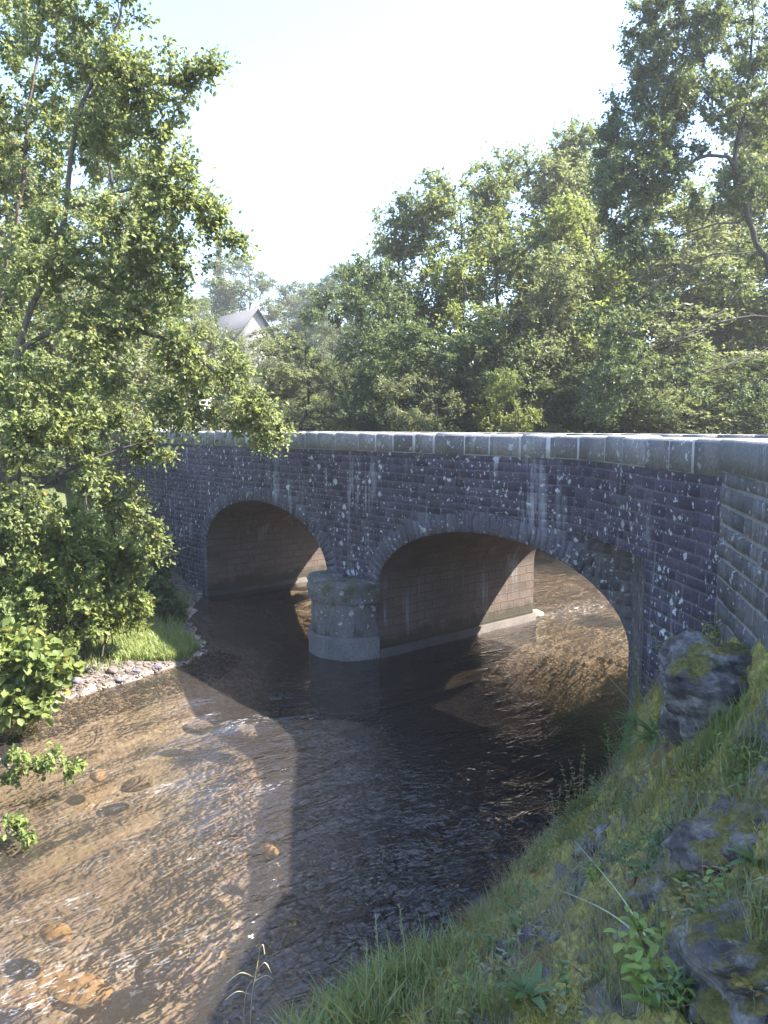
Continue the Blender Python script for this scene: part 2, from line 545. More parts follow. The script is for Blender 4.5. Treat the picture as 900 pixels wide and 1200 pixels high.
# --- low pale footing ledges along the pier and the left abutment
led = MB()
def ledge(s0, s1, z, d0=0.0, d1=WIDTH):
    c = (face(s0, -d0) + face(s1, -d0) + face(s0, -d1) + face(s1, -d1)) / 4
    led.box((c[0], c[1], z / 2 - .25), (abs(s1 - s0), d1 - d0, z + .5), math.atan2(AL[1], AL[0]))
ledge(A1[0] - .02, A1[0] + .10, .10)
ledge(A2[0] - .05, A2[0] + .09, .13, .02)
ledge(A1[1] - .09, A1[1] + .05, .13, .02)
ledge(A2[1] - .10, A2[1] + .02, .10, .1)
bpart(led, 'footing', [M['vault_ledge']])

# --- pier nose: plinth, shaft and weathered cap
PC = face(SPAN + PIERW / 2)
def nose(mb, r, z0, z1, top=None, jit=0.0, rows=6, seg=30, mi=0, bulge=0.0):
    V = []; F = []
    for i in range(rows + 1):
        z = z0 + (z1 - z0) * i / rows
        rr = r + bulge * math.sin(math.pi * i / rows)
        for k in range(seg + 1):
            a = math.pi * k / seg
            jj = jit * fbm((k * .35, i * .8, r * 9), 3)
            q = PC - NA * (math.sin(a) * (rr + jj) + .0) - AL * math.cos(a) * (rr + jj)
            V.append((q[0], q[1], z + (jit * .8 * fbm((k * .3, 3.3, r), 2) if i == rows else 0)))
    for i in range(rows):
        for k in range(seg):
            p = i * (seg + 1) + k
            F.append((p, p + 1, p + seg + 2, p + seg + 1))
    mb.add(V, F, mi)
    # top: slightly dished towards the middle
    base = len(V)
    ring = [V[rows * (seg + 1) + k] for k in range(seg + 1)]
    T_ = []; TF = []
    for j, fr in enumerate((1, .85, .55, .2)):
        for k in range(seg + 1):
            x, y, z = ring[k]
            T_.append((PC[0] + (x - PC[0]) * fr, PC[1] + (y - PC[1]) * fr, z + (top[j] if top else 0) + .02 * fbm((k * .4, j, 1), 2) * (j > 0)))
    for j in range(3):
        for k in range(seg):
            p = j * (seg + 1) + k
            TF.append((p, p + 1, p + seg + 2, p + seg + 1))
    mb.add(T_, TF, mi)
sh = MB(); nose(sh, .69, -.9, .98, jit=.03, rows=14)
pier = bpart(sh, 'pier', [M['pier']], smooth=True)
ps_ = MB()
semi = [PC - NA * math.sin(t) * .688 - AL * math.cos(t) * .688 for t in np.linspace(0, math.pi, 40)]
stones(ps_, Path(semi), 0, Path(semi).len, .36, .95, h=.29, w=(.34, .62), depth=.014, gap=.012)
bpart(ps_, 'facing', [M['pier']], pier)
pl = MB(); nose(pl, .735, -.9, .36, jit=.02)
bpart(pl, 'plinth', [M['plinth']], pier, smooth=True)
cp = MB(); nose(cp, .735, .93, 1.25, top=(0, .02, .0, -.01), jit=.045, bulge=.012)
bpart(cp, 'cap', [M['piercap']], pier, smooth=True)

# --- coping: separate blocks with broad pale joints
cop = MB()
t = 0.02
first_t = t
while t < UP.len - .05:
    w = random.uniform(.34, .62)
    j = random.choice([.02, .03, .05, .075])
    a, b = t, min(t + w, UP.len - .01)
    t = b + j
    zt = ZTOP + random.uniform(-.012, .008); zb = ZCOPE + random.uniform(-.004, .012)
    o = random.uniform(.013, .022)
    v = []
    for tt, off, z in ((a, o, zb), (b, o, zb), (b, -.42, zb), (a, -.42, zb), (a, o, zt - .03), (b, o, zt - .03), (b, -.42, zt - .02), (a, -.42, zt - .02),
                       (a + .01, o - .025, zt), (b - .01, o - .025, zt), (b - .01, -.40, zt), (a + .01, -.40, zt)):
        q = UP(tt, off); v.append((q[0], q[1], z))
    cop.add(v, [(0, 1, 5, 4), (1, 2, 6, 5), (2, 3, 7, 6), (3, 0, 4, 7), (4, 5, 9, 8), (5, 6, 10, 9), (6, 7, 11, 10), (7, 4, 8, 11), (8, 9, 10, 11), (3, 2, 1, 0)], 0)
# joint mortar core, set just behind the block faces
ts = list(np.linspace(0, T(9.3), 30)) + list(np.linspace(T(9.4), UP.len, 40))
v = []; f = []
for k, tt in enumerate(ts):
    for off, z in ((.0115, ZCOPE - .004), (.0115, ZTOP - .02), (-.39, ZTOP - .022), (-.39, ZCOPE - .02)):
        q = UP(tt, off); v.append((q[0], q[1], z))
    if k:
        p = 4 * (k - 1)
        f += [(p, p + 4, p + 5, p + 1), (p + 1, p + 5, p + 6, p + 2), (p + 2, p + 6, p + 7, p + 3), (p + 3, p + 7, p + 4, p)]
cop.add(v, f, 1)
bpart(cop, 'coping', [M['coping'], M['copmortar']])

# --- inner face of the near parapet, far wall, deck slab
far = MB()
ts2 = list(np.linspace(0, T(9.3), 12)) + list(np.linspace(T(9.5), UP.len, 20))
backing(far, lambda t, o: UP(t, -.36), ts2, lambda t: ZDECK - .3, ZCOPE - .01, 0)
bpart(far, 'parapet', [M['mortar']])
fw = MB()
def farface(s, o=0): return face(s, -WIDTH + o)
for s0, s1 in ((SL, A1[0]), (A1[1], A2[0]), (A2[1], 16)):
    q0, q1 = farface(s0), farface(s1)
    fw.add([(*q0, -.9), (*q1, -.9), (*q1, ZCOPE), (*q0, ZCOPE)], [(0, 1, 2, 3)], 1)
for a, b in (A1, A2):
    v = []; f = []
    for k, s in enumerate(arch_samples(a, b)):
        q = farface(s); v += [(q[0], q[1], arch_z(s)), (q[0], q[1], ZCOPE)]
        if k: f.append((2 * k - 2, 2 * k, 2 * k + 1, 2 * k - 1))
    fw.add(v, f, 1)
for s0 in np.arange(SL, 15.8, .55):
    c = face(s0 + .27, -WIDTH + .19)
    fw.box((c[0], c[1], (ZCOPE + ZTOP) / 2 - .01), (.53, .44, ZTOP - ZCOPE - .02), math.atan2(AL[1], AL[0]), 0)
q0, q1 = farface(SL, .36), farface(16, .36)
fw.add([(*q0, ZDECK - .3), (*q1, ZDECK - .3), (*q1, ZCOPE), (*q0, ZCOPE)], [(0, 1, 2, 3)], 1)
# plain spandrel fill so no light leaks down through the deck
bpart(fw, 'far_wall', [M['coping'], M['mortar']])
dk = MB()
q = [face(SL, -.3), face(12.5, -.3), face(12.5, -WIDTH + .3), face(SL, -WIDTH + .3)]
dk.add([(*p, ZDECK) for p in q], [(0, 1, 2, 3)])
dk.add([(*p, ZDECK - .12) for p in q], [(3, 2, 1, 0)])
bpart(dk, 'deck', [plain_mat('asphalt', (.04, .04, .042), (.065, .063, .06), 40, bump=.3)])

# ------------------------------------------------------------------ approach wall on the camera's side
AW = Path([CREASE + np.array([-.035, .0]), np.array([2.2, 4.0]), np.array([1.28, 0.1]), np.array([.4, -3.6]), np.array([-1.5, -9])])
ap = empty('roadside_wall', (CREASE[0], CREASE[1], 2.1), 'grey stone roadside wall with smooth coping at right edge', 'wall')
APL = np.array([CREASE[0], CREASE[1], 2.1])
w = MB()
backing(w, AW, np.linspace(0, AW.len, 20), lambda t: .3, 3.42, 1)
v = [AW(0, 0), AW(0, -.4)]
w.add([(*v[0], .3), (*v[0], 3.42), (*v[1], 3.42), (*v[1], .3)], [(0, 1, 2, 3)], 1)
backing(w, lambda t, o: AW(t, -.4), np.linspace(0, AW.len, 20), lambda t: .3, 3.42, 1)
stones(w, AW, .01, 9, 1.2, 3.41, h=.15, w=(.2, .36), gap=.022, depth=.016)
w.build('masonry', [M['approach'], M['apmortar']], ap, loc=APL)
cw = MB()
v = []; f = []
prof = ((.03, 3.42), (.035, 3.62), (.01, 3.655), (-.40, 3.66), (-.43, 3.62), (-.43, 3.42))
tsA = np.linspace(0, AW.len, 40)
for k, tt in enumerate(tsA):
    for off, z in prof:
        q = AW(tt, off); v.append((q[0], q[1], z))
    if k:
        p = 6 * (k - 1)
        for j in range(6):
            j2 = (j + 1) % 6
            f.append((p + j, p + 6 + j, p + 6 + j2, p + j2))
f6 = (0, 1, 2, 3, 4, 5)
cw.add(v, f); cw.add(v[:6], [f6])
cw.build('coping', [M['concrete']], ap, loc=APL)

# ------------------------------------------------------------------ terrain
def seg_dist(X, Y, poly, closed=True):
    P_ = np.array(poly, float)
    Q = np.roll(P_, -1, axis=0) if closed else P_[1:]
    P_ = P_ if closed else P_[:-1]
    best = np.full(X.shape, 1e9)
    for (x0, y0), (x1, y1) in zip(P_, Q):
        dx, dy = x1 - x0, y1 - y0
        t = np.clip(((X - x0) * dx + (Y - y0) * dy) / (dx * dx + dy * dy + 1e-12), 0, 1)
        best = np.minimum(best, np.hypot(X - x0 - t * dx, Y - y0 - t * dy))
    return best
def inside_poly(X, Y, poly):
    r = np.zeros(X.shape, bool)
    n = len(poly)
    for i in range(n):
        x0, y0 = poly[i]; x1, y1 = poly[(i + 1) % n]
        c = ((y0 > Y) != (y1 > Y))
        with np.errstate(divide='ignore', invalid='ignore'):
            xx = (x1 - x0) * (Y - y0) / (y1 - y0 + 1e-12) + x0
        r ^= c & (X < xx)
    return r

TOE = [(-7, -1), (-4, 1.45), (-2.2, 2.95), (-1.05, 3.8), (-.25, 4.5), (.55, 5.3), (1.45, 6.5), (2.3, 7.5), (2.62, 8.0)]
jr, jl = face(A2[1] + .3), face(-.3)
RIGHT = [(-30, -16)] + TOE + [tuple(jr), tuple(jr + NA * WIDTH), (8, 14), (8, 19), (6, 25), (1, 33), (-8, 46)]
LEFT = [(-16, 46), (-7, 37), (-2, 29), (0, 23), tuple(jl + NA * WIDTH), tuple(jl), (-3.75, 14.6), (-2.95, 12.6), (-3.1, 11.9), (-3.9, 10.9), (-4.9, 9.5), (-6.2, 8.3), (-9, 6.8), (-14, 4), (-34, -8)]
RIVER = RIGHT + LEFT
PLATEAU = [tuple(jr), (2.78, 7.3), (2.95, 6.0), (1.6, 0), (.7, -3.6), (-1.2, -9), (-8, -40), (90, -40), (90, 20), (16, 14), tuple(jr + NA * (WIDTH - .1))]
strip = [tuple(face(-.35, -.2)), tuple(face(-.35, -WIDTH + .2)), tuple(face(-30, -WIDTH + .2)), tuple(face(-30, -.2))]

def sstep(x): x = np.clip(x, 0, 1); return x * x * (3 - 2 * x)
def vnoise(X, Y, sc, seed=0):
    out = np.empty(X.size)
    xf, yf = X.ravel() * sc, Y.ravel() * sc
    for i in range(X.size):
        out[i] = mnoise.fractal(Vector((xf[i], yf[i], seed)), 1.0, 2.0, 3)
    return out.reshape(X.shape)

def height(X, Y, detail=True):
    d = seg_dist(X, Y, RIVER)
    ins = inside_poly(X, Y, RIVER)
    bed = -np.minimum(.42, .05 + d * .28)
    shade_dip = sstep((X + .85 + .10 * np.maximum(0, 9.0 - Y)) / 1.5) * sstep((Y - 2.0) / 2) * (1 - sstep(((X * NA[0] + Y * NA[1]) - (F0 @ NA + 1.6)) / 2.0))
    shade_dip = np.maximum(shade_dip, sstep((Y - 10.5) / 1.5 ) * sstep((X + 2.3) / 1.0) * (1 - sstep(((X * NA[0] + Y * NA[1]) - (F0 @ NA + 1.6)) / 2.0)))
    bed = bed - .75 * shade_dip * np.clip(d / 1.0, 0, 1)  # sunk along the shadowed water, so the depth tint darkens it there
    land = .03 + .16 * np.minimum(d, 1.2) + .42 * np.clip(d - 1.2, 0, 4.2) + .05 * np.clip(d - 5.4, 0, 12)
    side = (X * NA[0] + Y * NA[1]) > (F0 @ NA + WIDTH)      # upstream of the bridge
    land = np.where(side, np.minimum(2.6, .1 + d * .8), land)
    hill = sstep((Y - 40) / 90) * 11 + sstep((-X - 14) / 40) * 6 * sstep((Y - 6) / 25) + sstep((X - 14) / 50) * 6 * sstep((Y - 10) / 25)
    land = land + hill
    if detail: land = land + .12 * vnoise(X, Y, .6) * np.clip(d, 0, 1)
    land = np.where(inside_poly(X, Y, PLATEAU), np.maximum(2.62, 2.62 + hill), land)
    land = np.where(inside_poly(X, Y, strip), np.maximum(2.62, land), land)
    # under the fine bank sheet the coarse ground keeps out of the way
    bank = (~inside_poly(X, Y, PLATEAU)) & (Y < 8.3) & (X > -7.2 - (Y + 1) * 0) & (~ins) & ((X * .75 - Y * .66) > -6.2) & (X > -7)
    bank &= ~side
    rightside = bank & (X > -6.5) & ((Y < 4) | (X > 0)) & ((X - 0) > (Y - 8.6) * 1.0 - 1.2)
    land = np.where(rightside, -.5, land)
    return np.where(ins, bed, land)

gx = np.unique(np.concatenate([np.linspace(-260, -30, 24), np.linspace(-30, -12, 24), np.arange(-12, 9, .18), np.linspace(9, 40, 40), np.linspace(40, 260, 22)]))
gy = np.unique(np.concatenate([np.linspace(-60, 0, 16), np.arange(0, 24, .18), np.linspace(24, 60, 36), np.linspace(60, 320, 26)]))
GX, GY = np.meshgrid(gx, gy)
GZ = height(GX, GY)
nx, ny = len(gx), len(gy)
idx = np.arange(nx * ny).reshape(ny, nx)
GF = np.stack([idx[:-1, :-1].ravel(), idx[:-1, 1:].ravel(), idx[1:, 1:].ravel(), idx[1:, :-1].ravel()], 1)
GV = np.stack([GX.ravel(), GY.ravel(), GZ.ravel()], 1)

# ground: brown river bed with pebbles below the water line, gravel at the edge, earth and grass above
m, nt, out = newmat('ground_earth'); n = N(nt)
p = n.pos()
sepz = n.node('ShaderNodeSeparateXYZ'); n.set(sepz.inputs[0], p)
zz = n.math('ADD', sepz.outputs[2], n.math('MULTIPLY', n.math('SUBTRACT', n.noise(p, 2.2, 4), .5), .25))
v1 = n.voro(p, 17.0); v2 = n.voro(p, 3.1)
sc = n.node('ShaderNodeSeparateColor'); n.set(sc.inputs[0], v1.outputs['Color'])
bedc = n.ramp(sc.outputs[0], [(0, (.23, .195, .16)), (.35, (.30, .255, .215)), (.7, (.36, .315, .27)), (.92, (.44, .40, .355)), (1, (.44, .35, .25))])
bedc = n.mix(n.ramp(n.noise(p, .55, 4), [(.38, 0), (.62, .8)]), bedc, (.20, .16, .11))
bedc = n.mix(n.ramp(n.noise(n.mapping(p, loc=(4, 9, 0)), .8, 3), [(.60, 0), (.72, .6)]), bedc, (.44, .29, .14))
gravc = n.ramp(sc.outputs[1], [(0, (.05, .04, .035)), (.5, (.10, .082, .073)), (1, (.17, .145, .13))])
earth = n.mix(n.ramp(n.noise(p, 3.0, 5), [(.4, 0), (.6, 1)]), (.055, .075, .022), (.07, .075, .035))
zf = n.math('ADD', n.math('MULTIPLY', zz, .5), .5)
col = n.mix(n.ramp(zf, [(.50, 0), (.52, 1)]), bedc, n.mix(n.ramp(zf, [(.60, 0), (.68, 1)]), gravc, earth))
col = n.mix(n.ramp(n.math('ADD', sepz.outputs[2], 1.3), [(.3, 1), (.85, 0)]), col, (.010, .009, .012))  # shade painted into the bed: near black where it is sunk
hh = n.math('ADD', n.math('MULTIPLY', n.math('SUBTRACT', 1.0, v1.outputs['Distance']), .6), n.noise(p, 20, 4))
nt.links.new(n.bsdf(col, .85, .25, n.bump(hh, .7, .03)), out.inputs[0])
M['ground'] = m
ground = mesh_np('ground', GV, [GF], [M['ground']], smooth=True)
tag(ground, kind='structure')
GT = BVHTree.FromPolygons([tuple(v) for v in GV], [tuple(f) for f in GF])
def gz(x, y):
    r = GT.ray_cast(Vector((x, y, 300)), Vector((0, 0, -1)))
    return r[0].z if r[0] else 0.0

# road sheet over the plateau behind the wall
rd = MB()
rp = [(4.6, 8.6), (3.6, 5.6), (2.5, 0), (1.6, -4), (8, -4), (8, 0), (8.5, 6), (9.5, 10)]
rd.add([(x, y, 2.645) for x, y in rp], [tuple(range(len(rp)))])
tag(rd.build('road', [bpy.data.materials['asphalt']]), kind='structure')

# ------------------------------------------------------------------ rocky bank in the foreground (fine sheet)
TP = Path(TOE); 
WALLB = Path([(-1.4, -8.7), (.5, -3.5), (1.36, 0.1), (2.28, 4.0), (2.74, 5.95), (2.62, 7.3), (2.72, 7.75)])
NU, NV = 300, 130
BVt = np.zeros((NU + 1, NV + 1, 3))
def bank_prof(v):      # 0 at the toe, 1 at the wall
    return .56 * v + .44 * v ** 2.3
for i in range(NU + 1):
    u = i / NU
    a = TP(TP.len * (u ** .8)); b = WALLB(WALLB.len * (.30 + .70 * u ** .8))
    for j in range(NV + 1):
        v = -.10 + 1.12 * j / NV
        q = a * (1 - v) + b * v
        z = bank_prof(v) if v > 0 else v * 3.5
        if v > 0: z *= float(np.interp(b[1], [0, 2.5, 4.2, 5.2, 6.0, 7.2], [2.75, 2.72, 2.58, 2.42, 2.2, 1.6]))
        amp = sstep(np.array((v + .1) / .25))
        pr = (q[0], q[1], z)
        n1 = fbm((q[0] * 1.1, q[1] * 1.1, 3.1), 4) * .13
        # slaty ledges running diagonally down the slope
        k = (q[0] * .8 + q[1] * .6) * 2.2 + fbm((q[0] * .9, q[1] * .9, 8), 3) * 1.2
        n2 = (abs((k % 1.0) - .5) * 2) ** 1.5 * .11
        n3 = mnoise.fractal(Vector((q[0] * 8, q[1] * 3, z * 8)), .9, 2.1, 5) * .05
        z += float(amp) * (n1 + n2 + n3)
        BVt[i, j] = (q[0], q[1], z)
bi = np.arange((NU + 1) * (NV + 1)).reshape(NU + 1, NV + 1)
BF = np.stack([bi[:-1, :-1].ravel(), bi[1:, :-1].ravel(), bi[1:, 1:].ravel(), bi[:-1, 1:].ravel()], 1)[:, ::-1]
BVf = BVt.reshape(-1, 3)
m, nt, out = newmat('bank_rock_and_moss'); n = N(nt)
p = n.pos()
ps = n.mapping(p, rot=(0, 0, R(37)), scale=(1, .42, 1))
rock = n.ramp(n.noise(ps, 7, 8, .7), [(.3, (.03, .026, .034)), (.45, (.09, .08, .092)), (.58, (.2, .185, .2)), (.68, (.4, .385, .39))])
rock = n.mix(n.ramp(n.noise(ps, 26, 5, .7), [(.42, .6), (.6, 0)]), rock, (.03, .026, .033))
thatch = n.ramp(n.noise(n.mapping(p, rot=(0, 0, R(37)), scale=(9, 1.5, 3)), 6, 5, .7), [(.3, (.07, .058, .03)), (.5, (.17, .15, .08)), (.68, (.34, .30, .19))])
mossc = n.ramp(n.noise(p, 30, 6, .75), [(.3, (.09, .082, .025)), (.48, (.28, .245, .07)), (.66, (.48, .42, .13))])
thm = n.ramp(n.noise(ps, 2.7, 6, .68), [(.44, 0), (.56, 1)])
mm = n.ramp(n.noise(n.mapping(ps, loc=(3, 7, 1)), 3.0, 7, .7), [(.465, 0), (.53, 1)])
col = n.mix(thm, rock, thatch)
col = n.mix(mm, col, mossc)
ochre = n.ramp(n.noise(n.mapping(p, loc=(9, 1, 5)), 2.6, 4), [(.6, 0), (.68, .8)])
col = n.mix(ochre, col, (.17, .10, .03))
hgt = n.math('ADD', n.math('MULTIPLY', n.noise(ps, 14, 8, .75), 1.0), n.math('MULTIPLY', n.math('MULTIPLY', mm, n.noise(p, 45, 3)), .8))
nt.links.new(n.bsdf(col, .88, .25, n.bump(hgt, .9, .045)), out.inputs[0])
bank = mesh_np('bank', BVf, [BF], [m], smooth=True)
tag(bank, kind='structure')
BT = BVHTree.FromPolygons([tuple(v) for v in BVf], [tuple(f) for f in BF])
def bank_at(px, py):
    d = Vector(ray(px, py)).normalized()
    r = BT.ray_cast(Vector((0, 0, CAMZ)), d)
    if r[0] is None: return None, None
    nn = r[1] if r[1].z > 0 else -r[1]
    return np.array(r[0]), np.array(nn)

# ------------------------------------------------------------------ water
wx = np.unique(np.concatenate([np.linspace(-34, -8, 30), np.arange(-8, 8, .12), np.linspace(8, 12, 10)]))
wy = np.unique(np.concatenate([np.linspace(-16, 2, 20), np.arange(2, 20, .12), np.linspace(20, 48, 50)]))
WX, WY = np.meshgrid(wx, wy)
flow = NA * -1
along = WX * flow[0] + WY * flow[1]; across = -WX * flow[1] + WY * flow[0]
WZ = np.zeros_like(WX)
for i in range(WX.shape[0]):
    for j in range(WX.shape[1]):
        if -8 < WX[i, j] < 8 and 2 < WY[i, j] < 20:
            WZ[i, j] = .016 * mnoise.fractal(Vector((along[i, j] * .9, across[i, j] * 1.7, 0)), 1.0, 2.0, 3)
# riffles where stones break the surface
riff = [(P(285, 850, 1), .9, .22), (P(230, 845, 1), .8, .25), (P(680, 712, 1), 1.6, .45), (P(650, 735, 1), .6, .18), (P(590, 735, 1), .9, .25), (P(20, 1160, 1), .8, .5), (P(430, 790, 1), 1.2, .2),
        (P(190, 925, 1), .5, .16), (P(240, 925, 1), .5, .16), (P(100, 955, 1), .6, .2), (P(300, 930, 1), .5, .15)]
foam = np.zeros_like(WX)
def on_water(px, py):
    d = ray(px, py); t = CAMZ / -d[2]
    return np.array([d[0] * t, d[1] * t])
for (px, py), la, lc, am in (((285, 848), .35, .16, 1.0), ((232, 842), .30, .14, .6), ((690, 712), 1.1, .35, .8), ((560, 738), .8, .16, .5), ((640, 722), .3, .12, .9), ((190, 925), .3, .12, .55), ((240, 928), .3, .12, .55),
                             ((100, 955), .4, .16, .5), ((310, 925), .35, .12, .5), ((30, 1165), .5, .5, .45), ((170, 1130), .9, .35, .3), ((60, 1070), .6, .3, .3), ((250, 1000), .5, .25, .35), ((110, 905), .3, .2, .4), ((150, 1000), .5, .3, .35)):
    c = on_water(px, py); ca, cc = c @ flow, -c[0] * flow[1] + c[1] * flow[0]
    g = am * np.exp(-((along - ca) / la) ** 2 - ((across - cc) / lc) ** 2)
    foam = np.maximum(foam, g)
    WZ += .03 * g
wi = np.arange(WX.size).reshape(WX.shape)
WF = np.stack([wi[:-1, :-1].ravel(), wi[:-1, 1:].ravel(), wi[1:, 1:].ravel(), wi[1:, :-1].ravel()], 1)
cx_, cy_ = (WX[:-1, :-1] + WX[1:, 1:]) / 2, (WY[:-1, :-1] + WY[1:, 1:]) / 2
keep = (inside_poly(cx_, cy_, RIVER) | (seg_dist(cx_, cy_, RIVER) < .9)).ravel()
WF = WF[keep]
m, nt, out = newmat('river_water'); n = N(nt)
p = n.pos()
ang = math.atan2(flow[1], flow[0])
pr = n.mapping(p, rot=(0, 0, -ang))
pst = n.mapping(pr, scale=(.62, 1.25, 1))
# wavelets: turbulent, a little drawn out along the current
hA = n.noise(pst, 2.3, 1, .5, .8)
hB = n.noise(pst, 5.5, 1, .5, 1.4)
hC = n.noise(n.mapping(pr, scale=(.8, 1.2, 1)), 15, 1, .5, .8)
rid = n.math('ABSOLUTE', n.math('SUBTRACT', hB, .5))
hsum = n.math('ADD', n.math('MULTIPLY', hA, 1.2), n.math('ADD', n.math('MULTIPLY', rid, -.75), n.math('MULTIPLY', hC, .32)))
chop = n.node('ShaderNodeAttribute', attribute_name='chop')
calm = n.math('MULTIPLY', n.ramp(n.noise(pst, .55, 3, .6), [(.36, .45), (.62, 1)]), chop.outputs['Fac'])
nrm = n.bump(n.math('MULTIPLY', hsum, calm), 1.0, .15)
tr = n.node('ShaderNodeBsdfTransparent'); tr.inputs[0].default_value = (.60, .545, .475, 1)
murk = n.node('ShaderNodeBsdfDiffuse'); murk.inputs['Color'].default_value = (.22, .185, .16, 1)
body = n.node('ShaderNodeMixShader'); body.inputs[0].default_value = .08
nt.links.new(tr.outputs[0], body.inputs[1]); nt.links.new(murk.outputs[0], body.inputs[2])
gl = n.node('ShaderNodeBsdfGlossy'); gl.inputs['Roughness'].default_value = .03
gl.inputs['Color'].default_value = (1, 1, 1, 1)
nt.links.new(nrm, gl.inputs['Normal'])
fr = n.node('ShaderNodeFresnel'); fr.inputs['IOR'].default_value = 1.42; nt.links.new(nrm, fr.inputs['Normal'])
sur = n.node('ShaderNodeMixShader')
nt.links.new(fr.outputs[0], sur.inputs[0]); nt.links.new(body.outputs[0], sur.inputs[1]); nt.links.new(gl.outputs[0], sur.inputs[2])
att = n.node('ShaderNodeAttribute', attribute_name='foam')
fl = n.noise(n.mapping(pr, scale=(.5, 1.5, 1)), 13, 5, .7, 1.4)
fm = n.math('MULTIPLY', n.ramp(fl, [(.57, 0), (.64, 1)]), n.ramp(att.outputs['Fac'], [(.1, 0), (.75, 1)]))
glint = n.math('MULTIPLY', n.ramp(n.noise(n.mapping(pr, scale=(.5, 1.8, 1), loc=(3, 5, 0)), 16.0, 4, .7, 1.5), [(.69, 0), (.72, .9)]), n.ramp(n.noise(p, .9, 2), [(.46, 0), (.66, .5)]))  # loose white flecks painted as glints, apart from the riffle foam
fmm = n.math('MAXIMUM', fm, glint)
fo = n.node('ShaderNodeBsdfDiffuse'); fo.inputs['Color'].default_value = (.75, .76, .78, 1)
mx = n.node('ShaderNodeMixShader'); n.set(mx.inputs[0], n.math('MULTIPLY', fmm, .5))
nt.links.new(sur.outputs[0], mx.inputs[1]); nt.links.new(fo.outputs[0], mx.inputs[2])
nt.links.new(mx.outputs[0], out.inputs[0])
river = mesh_np('river', np.stack([WX.ravel(), WY.ravel(), WZ.ravel()], 1), [WF], [m], smooth=True)
at_ = river.data.attributes.new('foam', 'FLOAT', 'POINT')
at_.data.foreach_set('value', foam.ravel().astype(np.float32))
# how choppy the stream runs: calm under the arches, lively in the deep run, gentle over the shallows
dface = (F0 - 0) @ -NA
camside = -(WX * NA[0] + WY * NA[1]) + F0 @ NA          # metres in front of the bridge face
chop = .085 + .915 * sstep((WX + 2.0) / 1.4) 
chop = chop * (.22 + .78 * sstep((camside - .8) / 2.6))
chop = np.where(camside < -WIDTH - .3, .5, chop)
ct_ = river.data.attributes.new('chop', 'FLOAT', 'POINT')
ct_.data.foreach_set('value', chop.ravel().astype(np.float32))
tag(river, kind='structure')

# ------------------------------------------------------------------ foliage machinery
UPV = np.array([0, 0, 1.0])
def unit(a): return a / np.maximum(1e-9, np.linalg.norm(a, axis=-1, keepdims=True))

def leaf_arrays(c, ax, nr, size, width=.62, fold=.18, fine=True):
    """c base points, ax leaf axis, nr approx normal, size length. Folded leaves, two faces each."""
    ax = unit(ax); sd = unit(np.cross(ax, nr)); nr = unit(np.cross(sd, ax))
    s = size[:, None]; w = s * width * .5
    n = len(c)
    if fine:
        b = c
        r1 = c + ax * s * .32 + sd * w * .85 + nr * s * fold; r2 = c + ax * s * .74 + sd * w + nr * s * fold * .9
        l1 = c + ax * s * .32 - sd * w * .85 + nr * s * fold; l2 = c + ax * s * .74 - sd * w + nr * s * fold * .9
        t = c + ax * s - nr * s * .08
        V = np.stack([b, r1, r2, t, l2, l1], 1).reshape(-1, 3)
        o = (np.arange(n) * 6)[:, None]
        F = np.concatenate([o + np.array([[0, 1, 2, 3]]), o + np.array([[0, 3, 4, 5]])], 0)
        return V, F
    r = c + ax * s * .5 + sd * w + nr * s * fold; l = c + ax * s * .5 - sd * w + nr * s * fold
    t = c + ax * s
    V = np.stack([c, r, t, l], 1).reshape(-1, 3)
    o = (np.arange(n) * 4)[:, None]
    F = np.concatenate([o + np.array([[0, 1, 2]]), o + np.array([[0, 2, 3]])], 0)
    return V, F

def tubes(P0, P1, R0, R1, D0, D1, sides=5):
    ref = np.array([.31, .52, .795])
    def ringpts(Pt, D, Rd):
        D = unit(D); a = unit(np.cross(D, ref)); b = np.cross(D, a)
        k = np.arange(sides) * 2 * math.pi / sides
        return Pt[:, None, :] + Rd[:, None, None] * (a[:, None, :] * np.cos(k)[None, :, None] + b[:, None, :] * np.sin(k)[None, :, None])
    A = ringpts(P0, D0, R0); B = ringpts(P1, D1, R1)
    n = len(P0)
    V = np.concatenate([A, B], 1).reshape(-1, 3)
    o = (np.arange(n) * 2 * sides)[:, None]
    F = []
    for k in range(sides):
        k2 = (k + 1) % sides
        F.append(o + np.array([[k, k2, sides + k2, sides + k]]))
    return V, np.concatenate(F, 0)

